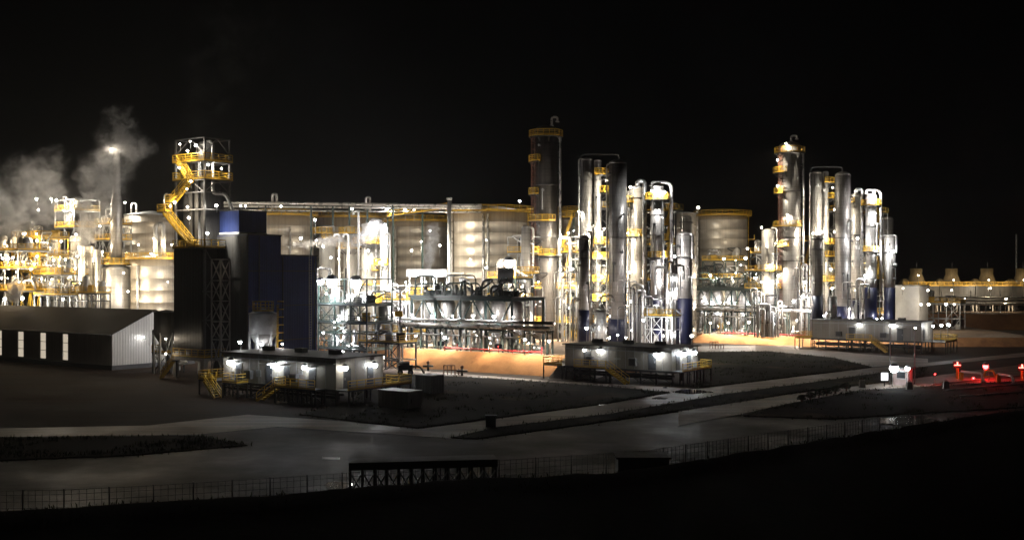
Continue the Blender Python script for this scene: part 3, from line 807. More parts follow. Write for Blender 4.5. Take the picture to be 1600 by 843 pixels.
# ------------------------------------------------------------------ tanks
def tank(x0, x1, ytop, Y, zb, label, railing=True, roof=.06, mat='tank_steel', pipes=(), name='storage_tank', group=None, ladder=None):
    X = gx((x0+x1)/2, Y); r = (x1-x0)/2*Y/F; z1 = gz(ytop, Y)
    t = thing(name, (X, Y, zb), label, 'tank', group)
    pr = [(r, zb)]
    k = int((z1-zb)/2.4)
    for i in range(1, k+1):
        z = zb + i*2.4
        if z < z1-.3: pr += [(r, z-.03), (r+.012, z-.02), (r+.012, z+.02), (r, z+.03)]
    pr += [(r, z1)]
    obj('shell', MB().lathe(X, Y, pr, 72), mat, t)
    rf = obj('roof', MB().lathe(X, Y, [(r+.12, z1+.003), (r+.12, z1+.15), (r*.3, z1+.15+r*roof*2.2), (.05, z1+.15+r*roof*2.8)], 64), 'galvanised', t)
    if railing:
        dk = obj('walkway', MB().lathe(X, Y, [(r+.15, z1-.14), (r+1.1, z1-.14), (r+1.1, z1-.02), (r+.15, z1-.02)], 64), 'yellow_paint', t)
        n = 32
        pts = [Vector((X + (r+1.05)*math.cos(2*math.pi*i/n), Y + (r+1.05)*math.sin(2*math.pi*i/n), z1-.02)) for i in range(n)]
        obj('railing', rail(MB(), pts, 1.15, True, .09), 'yellow_paint', dk)
    for a, zlo, zhi, rr in pipes:
        p = Vector((X + (r+rr+.3)*math.cos(R(a)), Y + (r+rr+.3)*math.sin(R(a)), 0))
        pt = MB().tube([p + ZV*zlo, p + ZV*zhi], rr, 10)
        for zz in range(int(zlo)+2, int(zhi), 4): pt.bar(p + ZV*zz, Vector((X + r*math.cos(R(a)), Y + r*math.sin(R(a)), zz)), .1)
        obj('pipe', pt, 'bright_pipe', t)
    if ladder is not None:
        ca, sa = math.cos(R(ladder)), math.sin(R(ladder)); ld = MB()
        q = Vector((X + (r+.3)*ca, Y + (r+.3)*sa, 0)); sd_ = Vector((-sa, ca, 0))*.35
        for sg in (-1, 1): ld.bar(q + sd_*sg + ZV*(zb+1), q + sd_*sg + ZV*(z1+1), .08)
        z = zb + 1
        while z < z1:
            ld.bar(q - sd_ + ZV*z, q + sd_ + ZV*z, .05); z += .4
        for i, z in enumerate(range(int(zb)+4, int(z1), 5)):
            ld.box(q + Vector((ca, sa, 0))*.7 + ZV*z, (1.6, 1.6, .12)); rail(ld, [q + Vector((ca, sa, 0))*1.4 + sd_*2 + ZV*z, q + Vector((ca, sa, 0))*1.4 - sd_*2 + ZV*z], 1.1, False, .09)
        obj('ladder', ld, 'yellow_paint', t)
    return t
tank(404, 489, 337, 255, 0, 'steel fermentation tank right behind the blue building', pipes=[(-70, 3, 26, .2)])
tank(490, 604, 341, 268, 0, 'steel tank half hidden by steam and white columns', pipes=[(-110, 3, 27, .2)])
tank(604, 697, 346, 262, 0, 'steel tank with a vertical bright streak left of the widest tank', pipes=[(-125, 2, 27, .25), (-60, 2, 20, .3)])
tank(703, 827, 332, 240, 0, 'widest steel tank under a yellow top walkway in the middle of the plant', pipes=[(-97, 2, 28, .25), (-91, 2, 28, .25), (-150, 2, 29, .35)], ladder=-20)
tank(1091, 1167, 337, 275, 0, 'round steel tank standing alone between the two groups of columns', pipes=[(-168, 2, 32, .35)], ladder=-8, roof=.04)
tank(876, 915, 331, 262, 0, 'tank seen in the gap right of the tallest dark column', pipes=[(-100, 3, 26, .15)])
tank(196, 276, 337, 240, 0, 'upper steel tank at the left of the stair tower', pipes=[(-60, 14, 24, .3)], railing=False)
tank(206, 276, 404, 222, 0, 'lower broad steel tank with a yellow rail, left of the stair tower', pipes=[(-110, 3, 17, .25)])
tank(1057, 1088, 334, 250, 0, 'slim dull tank left of the lone round tank', railing=False)
# overhead pipe bridge along the tank tops
pb = thing('pipe_bridge', at(405, 322, 236), 'long grey overhead pipes running level above the row of tanks', 'pipe')
for (y0, y1, r_, dY) in ((316, 321, .38, 0), (321, 325, .26, 1.2), (327, 331, .2, 2.2)):
    obj('pipe', MB().tube([at(350, y0+1, 236+dY), at(560, y0 + 3, 236+dY), at(700, y1, 229+dY), at(752, y1, 227+dY)], r_, 10), 'bright_pipe', pb)
for x in (415, 486, 520, 546, 574, 614, 660, 702):
    Yp = 236 if x < 590 else 232
    obj('support_post', MB().bar(at(x, 320, Yp+1), Vector((gx(x, Yp+1), Yp+1, 0)), .3), 'green_steel', pb)
for x, y0, wpx, r_ in ((429, 303, 7, .3), (575, 308, 6, .25)):
    p0, p1 = at(x-wpx/2, 330, 240), at(x+wpx/2, 330, 240)
    up = at(x, y0, 240).z
    obj('gooseneck', MB().tube(bend([p0, Vector((p0.x, p0.y, up)), Vector((p1.x, p1.y, up)), p1], .5), r_, 8), 'bright_pipe', pb)
for Xs in ((236, 700, 702, 240),):
    pass
vp = thing('vent_pipe', at(702, 500, 228), 'tall thin grey pipe standing left of the widest tank', 'pipe')
obj('pipe', MB().tube([Vector((gx(702, 228), 228, 0)), at(702, 313, 228)], .42, 10), 'galvanised', vp)
obj('cap', MB().lathe(gx(702, 228), 228, [(.5, gz(313, 228)+.003), (.7, gz(313, 228)+.5), (.3, gz(308, 228))], 12), 'bright_pipe', vp)
wk = thing('walkway', at(620, 345, 232), 'yellow sloping catwalk joining the middle tanks at their tops', 'walkway')
a, b_ = at(606, 339, 236), at(704, 326, 231)
obj('deck', MB().bar(a, b_, 1.1, .15), 'dark_steel', wk)
obj('railing', rail(MB(), [a + Vector((0, -.55, .07)), b_ + Vector((0, -.55, .07))], 1.2, False, .1), 'yellow_paint', wk)
obj('support', MB().bar(a, Vector((a.x, a.y, 0)), .2).bar(b_, Vector((b_.x, b_.y, 0)), .2), 'green_steel', wk)
# ------------------------------------------------------------------ columns
def column(x, wpx, ytop, Y, zb, label, skirt=None, plats=(), pipes=(), ladder=None, mat='cladding', dome=.5, widen=None, rings=(), name='distillation_column', group=None, skirt_mat='blue_paint', seg=40):
    """plats: (y, angle0, angle1, reach); pipes: (angle, ytop, ybot, radius); rings: (y, extra, height)"""
    X = gx(x, Y); r = wpx/2*Y/F; z1 = gz(ytop, Y)
    t = thing(name, (X, Y, zb), label, 'column', group)
    zs = gz(skirt, Y) if skirt else zb
    pr = [(r, zs)]
    if widen:
        for yw, k in widen: pr += [(pr[-1][0], gz(yw, Y)), (r*k, gz(yw, Y) + .5)]
    rt = pr[-1][0]
    pr += [(rt, z1 - rt*dome)]
    body = MB().lathe(X, Y, pr, seg)
    obj('shell', body, mat, t)
    hd = [(rt, z1 - rt*dome)] + [(rt*math.cos(R(a)), z1 - rt*dome + rt*dome*math.sin(R(a))) for a in (18, 36, 54, 72, 88)]
    obj('head', MB().lathe(X, Y, hd, seg), mat, t)
    if skirt:
        obj('skirt', MB().lathe(X, Y, [(r*1.06, zb), (r*1.06, zs - .003)], seg), skirt_mat, t)
    r3 = random.Random(int(x*7 + ytop))
    for k in range(5):
        z = zs + 1.5 + (z1 - zs - 3)*(k + r3.random()*.8)/5; a = R(r3.uniform(-165, -15)); d = Vector((math.cos(a), math.sin(a), 0)); q = Vector((X, Y, z)); rn = r3.uniform(.09, .24)
        nz_ = MB().tube([q + d*(r*.9), q + d*(r + .42)], rn, 10).tube([q + d*(r + .42), q + d*(r + .54)], rn*1.5, 10)
        if k % 2: nz_.tube(bend([q + d*(r+.5), q + d*(r+.85), q + d*(r+.85) - ZV*r3.uniform(1.5, 4)], .5), rn*.6, 8)
        obj('nozzle', nz_, r3.choice(['galvanised', 'dark_pipe', 'bright_pipe']), t)
    a = R(r3.choice((-125, -60, -40))); q = Vector((X + (r+.12)*math.cos(a), Y + (r+.12)*math.sin(a), 0))
    obj('conduit', MB().tube([q + ZV*(zs+.5), q + ZV*(z1 - r*.8)], .05, 6), 'dark_pipe', t)
    for y, ex, h in rings:
        z = gz(y, Y); obj('flange', MB().lathe(X, Y, [(r+.01, z), (r+ex, z+.01), (r+ex, z+h), (r+.01, z+h+.01)], seg), 'dark_pipe', t)
    for y, a0, a1, reach in plats:
        z = gz(y, Y); n = max(3, int(abs(a1-a0)/20))
        ri, ro = r+.08, r+reach
        mb = MB()
        A = [R(a0 + (a1-a0)*i/n) for i in range(n+1)]
        for p, q in zip(A, A[1:]):
            mb.hexa([(X+ri*math.cos(p), Y+ri*math.sin(p), z), (X+ro*math.cos(p), Y+ro*math.sin(p), z), (X+ro*math.cos(q), Y+ro*math.sin(q), z), (X+ri*math.cos(q), Y+ri*math.sin(q), z)] + [(X+ri*math.cos(p), Y+ri*math.sin(p), z+.12), (X+ro*math.cos(p), Y+ro*math.sin(p), z+.12), (X+ro*math.cos(q), Y+ro*math.sin(q), z+.12), (X+ri*math.cos(q), Y+ri*math.sin(q), z+.12)])
        for p in A[::2]: mb.bar((X+ri*math.cos(p), Y+ri*math.sin(p), z-.9), (X+ro*.97*math.cos(p), Y+ro*.97*math.sin(p), z), .1)
        dk = obj('platform', mb, 'dark_steel', t)
        pts = [Vector((X+(ro-.05)*math.cos(p), Y+(ro-.05)*math.sin(p), z+.12)) for p in A]
        if abs(a1-a0) < 350: pts = [Vector((X+ri*math.cos(A[0]), Y+ri*math.sin(A[0]), z+.12))] + pts + [Vector((X+ri*math.cos(A[-1]), Y+ri*math.sin(A[-1]), z+.12))]
        obj('railing', rail(MB(), pts, 1.2, False, .1), 'yellow_paint', dk)
    for a, y0, y1, rr in pipes:
        d = Vector((math.cos(R(a)), math.sin(R(a)), 0)); p = Vector((X, Y, 0)) + d*(r + rr + .25)
        za, zb2 = gz(y0, Y), max(zb, gz(y1, Y))
        mb = MB().tube(bend([Vector((X, Y, za)) + d*(r*.5), p + ZV*za, p + ZV*(zb2+.2), p + ZV*zb2], .45, .8), rr, 10)
        z = za - 3
        while z > zb2 + 1: mb.bar(p + ZV*z, Vector((X, Y, z)) + d*r, .1); z -= 4
        obj('pipe', mb, 'bright_pipe', t)
    if ladder is not None:
        a, y0, y1 = ladder
        d = Vector((math.cos(R(a)), math.sin(R(a)), 0)); sd_ = Vector((-d.y, d.x, 0))*.3; q = Vector((X, Y, 0)) + d*(r+.22)
        ld = MB(); za, zb2 = gz(y0, Y), max(zb, gz(y1, Y))
        for sg in (-1, 1): ld.bar(q + sd_*sg + ZV*zb2, q + sd_*sg + ZV*za, .07)
        z = zb2
        i = 0
        while z < za:
            ld.bar(q - sd_ + ZV*z, q + sd_ + ZV*z, .045)
            if i % 3 == 0: ld.lathe(q.x + d.x*.35, q.y + d.y*.35, [(.4, z), (.4, z+.07)], 8)
            z += .35; i += 1
        for k in range(5):
            aa = R(a - 80 + 40*k); e_ = q + d*.35 + Vector((math.cos(aa), math.sin(aa), 0))*.4
            ld.bar(e_ + ZV*zb2, e_ + ZV*za, .035)
        obj('caged_ladder', ld, 'rust_paint', t)
    return t
def hoop(x0, x1, ytop, y0, y1, Y, r_, label, zfoot=None, mat='bright_pipe'):
    p, q = at(x0, y0, Y), at(x1, y1, Y); zt = gz(ytop, Y)
    t = thing('overhead_pipe', q if y1 > y0 else p, label, 'pipe')
    mb = MB().tube(bend([p, Vector((p.x, Y, zt)), Vector((q.x, Y, zt)), q], .45, 1.2), r_, 10)
    obj('pipe', mb, mat, t)
    fl = MB()
    for c in (p, q): fl.lathe(c.x, c.y, [(r_*1.7, c.z - .12), (r_*1.7, c.z + .12)], 12)
    obj('flange', fl, mat, t)
    return t
YB = gz
# group A, in front of the widest tank
column(853, 37, 196, 212, ZA, 'tallest dark column of the plant with rusty ladder and a hook pipe on top', ladder=(-150, 205, 498), plats=[(215, -200, 20, 1.0), (254, -215, -120, 1.1), (305, -215, -130, 1.1), (347, -215, -60, 1.2), (400, -200, -40, 1.0)], pipes=[(-15, 214, 500, .28), (-178, 345, 500, .2)], mat='cladding_shaded', rings=[(290, .15, .2), (372, .15, .2), (404, .5, .15)])
hoop(862, 871, 183, 196, 190, 212, .22, 'small curved vent pipe on top of the tallest column')
column(822, 15, 352, 203, ZA, 'short bright column with a yellow foot left of the tallest column', plats=[(428, -220, 30, 1.6)], pipes=[(-10, 356, 480, .2)])
column(917, 19, 246, 206, ZA, 'dull left half of the twin columns under the flat top pipe', mat='cladding_dull', pipes=[(-170, 248, 480, .14)])
column(934, 12, 249, 205, ZA, 'narrow bright column between the dull twin columns', plats=[(275, -110, 40, 1.4), (302, -60, 40, 1.3), (382, -110, 40, 1.7), (405, -120, 30, 1.6), (440, -120, 40, 1.8), (470, -120, 40, 1.6)])
column(965, 28, 249, 197, ZA, 'broad grey column with blue skirt under the right end of the flat top pipe', skirt=498, mat='cladding_dull', pipes=[(-168, 256, 490, .16)], rings=[(372, .12, .15)])
hoop(907, 967, 241, 470, 249, 206.5, .14, 'thin flat pipe bridging the tops of the nearer twin columns', mat='dark_pipe')
column(994, 21, 290, 203, ZA, 'slim column with blue skirt just left of the hooked pipe', skirt=488, plats=[(318, -200, -120, 1.5), (370, -190, -60, .8)], pipes=[(-160, 300, 480, .15)], rings=[(310, .2, .15), (372, .3, .2)])
hoop(996, 1007, 283, 292, 520, 199, .42, 'thick bright hooked pipe rising between two columns with blue skirts')
column(1027, 21, 288, 195.5, ZA, 'column with yellow crown platform and dark blue skirt under the square pipe loop', skirt=466, plats=[(313, -200, 20, 1.0), (405, -180, 0, .5)], pipes=[(-60, 340, 405, .22)], rings=[(336, .08, .1), (368, .1, .1), (404, .6, .25)])
hoop(1019, 1049, 285, 290, 500, 196, .3, 'square bright pipe loop over the column with the yellow crown platform')
column(1069, 25, 362, 196.5, 0, 'broad short column with dark blue skirt at the right end of the nearer group', skirt=466, rings=[(404, .5, .25)], pipes=[(-50, 366, 404, .25)], widen=None)
column(1072, 19, 336, 216, 0, 'grey column behind the right end of the nearer group', mat='cladding_dull', rings=[(348, .2, .15)])
column(912, 16, 367, 190, ZA, 'dark capped vessel column with blue skirt before the nearer twin columns', skirt=484, mat='cladding_dull', rings=[(374, .25, .2), (392, .2, .15), (404, .2, .15)], pipes=[(-5, 362, 480, .16)])
column(938, 19, 481, 186, ZA, 'dome topped grey vessel with elbow pipe above the stilt cabin roof', mat='cladding', dome=.25, rings=[(487, .35, .12)])
hoop(937, 957, 462, 481, 470, 186, .22, 'elbow pipe leaving the dome topped grey vessel')
# yellow stair bay standing behind the square loop
def platform_tower(x, wpx, Y, zb, ys, label, d=2.6, stairs_=True):
    X = gx(x, Y); w_ = wpx/F*Y
    t = thing('platform_tower', (X, Y, zb), label, 'platform')
    f_ = MB(); zt = gz(min(ys), Y) + 1.2
    for sx in (-1, 1):
        for dy in (0, d): f_.bar((X+sx*w_/2, Y+dy, zb), (X+sx*w_/2, Y+dy, zt), .16)
    obj('frame', f_, 'green_steel', t)
    prev = None
    for y in sorted(ys, reverse=True):
        z = gz(y, Y)
        dk = obj('deck', MB().box((X, Y+d/2, z), (w_+.3, d+.3, .12)), 'dark_steel', t)
        q = [Vector((X-w_/2-.1, Y-.1, z+.06)), Vector((X+w_/2+.1, Y-.1, z+.06)), Vector((X+w_/2+.1, Y+d+.1, z+.06)), Vector((X-w_/2-.1, Y+d+.1, z+.06))]
        obj('railing', rail(MB(), q, 1.2, True, .1), 'yellow_paint', dk)
        if prev is not None and stairs_ and 1.5 < z - prev < 7:
            sgn = 1 if len(t.children) % 2 else -1
            stair(Vector((X - sgn*w_*.35, Y - .5, prev+.1)), Vector((X + sgn*w_*.35, Y - .5, z)), .8, 'stair', t, (0, 1, 0))
        prev = z
    return t
platform_tower(1044, 9, 199, ZA, [330, 352, 376, 402, 430, 458], 'narrow yellow stair tower beside the square pipe loop', 2.2)
platform_tower(989, 8, 208, ZA, [345, 395, 432, 462], 'narrow yellow platforms behind the broad grey column', 2.2)
platform_tower(886, 22, 214, ZA, [340, 387, 438, 476], 'yellow platform stack right of the tallest dark column', 4)
hoop(873, 891, 371, 398, 440, 208, .35, 'grey crossover pipe right of the tallest dark column')
# group B, the same plant again farther right
column(1234, 33, 221, 242, ZB, 'tall column with lit yellow platforms and brown ladder in the farther group', ladder=(-150, 232, 490), plats=[(240, -220, 30, 1.0), (271, -215, -120, 1.3), (303, -215, -130, 1.1), (355, -215, -60, 1.3), (386, -215, -110, 1.3)], pipes=[(-15, 238, 500, .26)], mat='cladding_dull', rings=[(300, .15, .2), (372, .15, .2), (408, .3, .15)])
hoop(1236, 1245, 212, 221, 217, 242, .22, 'small curved vent pipe on top of the lit farther tall column')
column(1200, 20, 357, 236, ZB, 'short bright column with yellow foot left of the lit tall column', plats=[(424, -220, 30, 1.5)], pipes=[(-15, 356, 480, .18)])
column(1276, 18, 267, 243, ZB, 'left twin column under the thin flat pipe in the farther group', pipes=[(-170, 270, 480, .14)])
column(1290, 9, 267, 242, ZB, 'narrow bright column inside the farther twin columns', plats=[(287, -110, 40, 1.3), (311, -60, 40, 1.2), (382, -110, 40, 1.6), (402, -110, 40, 1.5), (440, -120, 40, 1.6)])
column(1317, 24, 268, 235, ZB, 'broad grey column with blue skirt right of the yellow platforms in the farther group', skirt=478, mat='cladding_dull', rings=[(372, .12, .15)])
hoop(1266, 1316, 261, 470, 268, 243.5, .14, 'thin flat pipe bridging the tops of the farther twin columns', mat='dark_pipe')
column(1338, 20, 302, 241, ZB, 'column with blue skirt left of the tall hooked pipe in the farther group', skirt=469, plats=[(318, -200, -120, 1.3)], rings=[(368, .3, .2)])
hoop(1338, 1347, 296, 303, 490, 237.5, .4, 'thick bright hooked pipe of the farther group')
column(1361, 17, 302, 233, ZB, 'column with yellow crown platform and blue skirt in the farther group', skirt=449, plats=[(322, -200, 20, .9), (394, -180, 0, .5)], pipes=[(-60, 350, 394, .22)], rings=[(354, .1, .1), (394, .55, .25)])
hoop(1353, 1376, 297, 302, 470, 233.5, .27, 'square bright pipe loop at the right of the farther group')
column(1390, 16, 366, 234, ZB, 'last short column with blue skirt at the right end of the plant', skirt=449, rings=[(395, .5, .25)], pipes=[(-50, 368, 395, .22)])
column(1387, 17, 338, 256, ZB, 'stepped dull column behind the right end of the farther group', mat='cladding_dull', widen=None)
column(1277, 16, 367, 229, ZB, 'dark capped vessel column with blue skirt before the farther twin columns', skirt=462, mat='cladding_dull', rings=[(374, .25, .2), (390, .2, .15)])
column(1301, 13, 462, 226, ZB, 'small grey vessel left of the blue skirts in the farther group', dome=.25)
platform_tower(1370, 9, 237, ZB, [335, 358, 384, 410, 436], 'narrow yellow stair tower inside the farther square pipe loop', 2.2)
platform_tower(1262, 16, 246, ZB, [377, 414, 452], 'yellow platform stack right of the lit tall column', 4)
# ------------------------------------------------------------------ evaporator units under steel frames
def evaporator(c, zp, zr, zd, zt, L_, D, which, nves, ext, seed):
    r2 = random.Random(seed)
    t = thing('evaporator_unit', (c[0], c[1], zp), f'dark green braced steel frame with piping on its deck, {which}', 'steel frame')
    f_ = MB(); nb = 4
    for i in range(nb + 1):
        for b in (0, D): f_.bar(un(c, L_*i/nb, b, zp), un(c, L_*i/nb, b, zd), .32)
    for b in (0, D):
        for z, h in ((zr - .6, .3), (zd - .2, .45)): f_.bar(un(c, 0, b, z), un(c, L_, b, z), .25, h)
    for i in range(nb + 1): f_.bar(un(c, L_*i/nb, 0, zd-.2), un(c, L_*i/nb, D, zd-.2), .25, .4)
    obj('frame', f_, 'green_steel', t)
    b_ = MB()
    for i in range(nb):
        a0, a1 = L_*i/nb, L_*(i+1)/nb; m = (a0 + a1)/2
        if i % 2: b_.bar(un(c, a0, -.0, zr), un(c, m, 0, zd-.4), .18); b_.bar(un(c, a1, 0, zr), un(c, m, 0, zd-.4), .18)
        else: b_.bar(un(c, a0, 0, zd-.4), un(c, m, 0, zr), .18); b_.bar(un(c, a1, 0, zd-.4), un(c, m, 0, zr), .18)
        b_.bar(un(c, a0, 0, zp+.4), un(c, a0+1.7, 0, zr-.8), .14)
    obj('bracing', b_, 'green_steel', t)
    dk = obj('deck', MB().obox(c, -.4, L_+.4, -.6, D+.4, zd+.03, zd+.13), 'dark_steel', t)
    obj('railing', rail(MB(), [un(c, -.3, -.5, zd+.13), un(c, L_+.3, -.5, zd+.13)], 1.1, False, .08), 'green_steel', dk)
    for i in range(nves*5):
        a = L_*(.04 + .92*r2.random()); b = r2.uniform(.3, D*.7); h = r2.uniform(.6, 2.6); rr = r2.uniform(.18, .5)
        k = r2.random()
        mb = MB()
        p = un(c, a, b, zd+.14)
        if k < .4: mb.tube([p, p + ZV*h], rr, 12).ball(p + ZV*h, rr, .6, 12)
        elif k < .7: mb.tube(bend([p, p + ZV*(h+.8), p + ZV*(h+.8) + U*r2.uniform(1.2, 3)*r2.choice((-1, 1)), p + U*r2.choice((-2.2, 2.2))], .5), rr*.4, 8)
        else: mb.tube([p + ZV*.6 - U*.9, p + ZV*.6 + U*.9], .45, 12).box(p + ZV*.15, (1.4, .6, .3))
        obj('valve_set' if k > .7 else 'top_vessel' if k < .4 else 'top_pipe', mb, r2.choice(['dark_pipe', 'dark_steel', 'dark_steel', 'green_steel', 'dark_pipe', 'galvanised']), t)  # mostly dark materials put the backlit silhouette into the piping's colour
    hdr = [(L_*.88, zt, 2.2), (L_*.52, zt + .1, 3.2)]
    for a, z, wd in hdr:
        for dz in (0, -1.3):
            p0, p1 = un(c, a + wd, .6, zd - .2 if dz == 0 else zd+.2), un(c, a - wd, .6 + abs(dz), zd + .2)
            obj('header_pipe', MB().tube(bend([p0, Vector((p0.x, p0.y, z+dz)), Vector((p1.x, p1.y, z+dz)), p1], .5, 1.0), .13, 10), 'green_steel', t)  # dark colour stands in for the headers' backlit shade
    # the row of hanging vessels
    for i in range(nves):
        a = L_*(nves - i - .5)/nves; p = un(c, a, 3.4, 0); rv = L_/nves*.36
        v = thing('evaporator_vessel', (p.x, p.y, zp), f'cone footed vessel, {ORD[i]} from the left under the frame {which}', 'vessel', 'evaporator vessels')
        obj('shell', MB().lathe(p.x, p.y, [(rv, zr - .2), (rv, zd - 1.0), (rv*.7, zd - .5), (.1, zd - .3)], 28), 'cladding', v)
        obj('cone', MB().lathe(p.x, p.y, [(.3, zp + 1.9), (rv*.98, zr - .203)], 28), 'cladding', v)
        obj('outlet', MB().tube(bend([Vector((p.x, p.y, zp+1.95)), Vector((p.x, p.y, zp+.7)), Vector((p.x, p.y, zp+.7)) + U*1.6], .5), .22, 8), 'bright_pipe', v)
        for k in range(4):
            aa = R(45+90*k); q = Vector((p.x + rv*math.cos(aa), p.y + rv*math.sin(aa), zp)); obj('leg', MB().bar(q, q + ZV*(zr-zp), .16), 'galvanised', v)
    # long pipe rack in front
    pr = thing('pipe_rack', un(c, -ext, -1.6, zp), f'long level silver pipes on posts in front of the frame {which}', 'pipe rack')
    for b, z, rr, m_ in ((-1.9, zr, .36, 'bright_pipe'), (-1.2, zr+.1, .22, 'galvanised'), (-1.6, zr+.85, .2, 'bright_pipe'), (-1.5, zr-1.6, .14, 'bright_pipe'), (-.9, zr+.8, .26, 'dark_pipe')):
        e0 = -ext if rr > .2 else -ext*.4
        obj('pipe', MB().tube([un(c, e0, b, z), un(c, L_+1, b, z)], rr, 10), m_, pr)
    n = int((L_ + ext)/4.2)
    for i in range(n + 1):
        a = -ext + .3 + (L_ + ext)*i/n
        po = MB().bar(un(c, a, -2.2, zp), un(c, a, -2.2, zr-.3), .22).bar(un(c, a, -.7, zp), un(c, a, -.7, zr-.3), .22).bar(un(c, a, -2.5, zr-.45), un(c, a, -.4, zr-.45), .24)
        obj('support', po, 'green_steel', pr)
    for i in range(14):
        a = -ext + (L_ + ext)*r2.random(); b = r2.uniform(-1.2, 2.5); q = un(c, a, b, zp)
        rr = r2.choice((.08, .12, .16))
        obj('riser', MB().tube(bend([q, Vector((q.x, q.y, zr - .2 - r2.random()*2)), un(c, a + r2.uniform(-2, 2), -1.5, zr - .2 - r2.random())], .4, .6), rr, 8), r2.choice(['bright_pipe', 'bright_pipe', 'galvanised', 'white_paint']), pr)
    # pumps on the ground
    npump = 7
    for i in range(npump):
        a = L_ - 1.2 - (L_ + ext*.6 - 2)*i/(npump - 1); p = un(c, a, .9, zp)
        q = thing('pump', p, f'{"blue" if i % 3 == 1 else "grey"} pump, {ORD[i]} from the left below the frame {which}', 'pump', 'process pumps')
        obj('base', MB().box(p + ZV*.15, (1.7, .9, .3)), 'concrete', q)
        obj('motor', MB().tube([p + ZV*.75 - U*.9, p + ZV*.75 + U*.1], .4, 12), 'blue_paint' if i % 3 == 1 else 'galvanised', q)
        obj('casing', MB().lathe(p.x + U.x*.55, p.y + U.y*.55, [(.1, zp+.3), (.5, zp+.5), (.5, zp+1.0), (.2, zp+1.3), (.2, zp+2.2)], 14), 'bright_pipe', q)
    fp_ = thing('fire_main', un(c, -ext*.9, -2.9, zp), f'low red pipe with stubs at the foot of the frame {which}', 'pipe')
    obj('pipe', MB().tube([un(c, -ext*.9, -2.9, zp+.45), un(c, L_*.55, -2.9, zp+.45)], .11, 8), 'red_paint', fp_)
    st_ = MB()
    for i in range(8):
        q = un(c, -ext*.9 + (L_*.55 + ext*.9)*i/7, -2.9, zp); st_.bar(q, q + ZV*(1.2 if i % 3 == 0 else .4), .1)
    obj('stub', st_, 'red_paint', fp_)
    return t
evaporator((0, 175), ZA, 6.8, 11.3, 14.9, 21, 9, 'before the widest tank', 6, 8.5, 3)
evaporator((57.5, 241), ZB, 7.4, 12.0, 15.6, 20, 9, 'before the lone round tank', 6, 9, 11)
# ------------------------------------------------------------------ white stripping columns and the frame in the centre
column(511, 24, 351, 222, 0, 'white column with dome cap and yellow balcony right of the blue building', mat='off_white', plats=[(366, -230, -60, 1.3), (374, -100, 20, 1.5)], dome=.35)
column(547, 20, 352, 219, 0, 'white column with yellow cap behind the left blowing steam', mat='off_white', plats=[(366, -220, 20, 1.0), (390, -200, 20, 1.5)], dome=.4)
column(580, 30, 347, 214, 0, 'broad white column under the steam cloud in the middle', mat='off_white', plats=[(382, -200, 0, 1.7), (424, -80, 10, 1.6), (446, -120, -20, 1.5)], dome=.3, pipes=[(-60, 360, 520, .25), (-110, 372, 540, .3)])
column(600, 12, 352, 211, 0, 'slim white column at the right edge of the broad white one', mat='white_paint', plats=[(470, -200, -70, 1.4), (506, -200, -70, 1.5), (415, -190, -40, 1.2)], dome=.5)
for x, yt, Y_, w_, tx in ((530, 366, 213, 1, 'thin white standpipe beside the dome capped column'), (544, 366, 209, 2, 'thin white standpipe left of the steam cloud'), (609, 365, 205, 2, 'white standpipe with curved head right of the steam cloud'), (560, 330, 206, 2, 'tall thin white standpipe under the steam')):
    s_ = thing('standpipe', (gx(x, Y_), Y_, 0), tx, 'pipe')
    b = Vector((gx(x, Y_), Y_, 0)); zt = gz(yt, Y_)
    obj('pipe', MB().tube(bend([b, b + ZV*zt, b + ZV*zt - Vector((.9, 0, 0)), b + ZV*(zt-.6) - Vector((.9, 0, 0))], .5, .4), .2, 8), 'white_paint', s_)
    obj('base_flange', MB().lathe(b.x, b.y, [(.45, .01), (.45, .12)], 12), 'galvanised', s_)
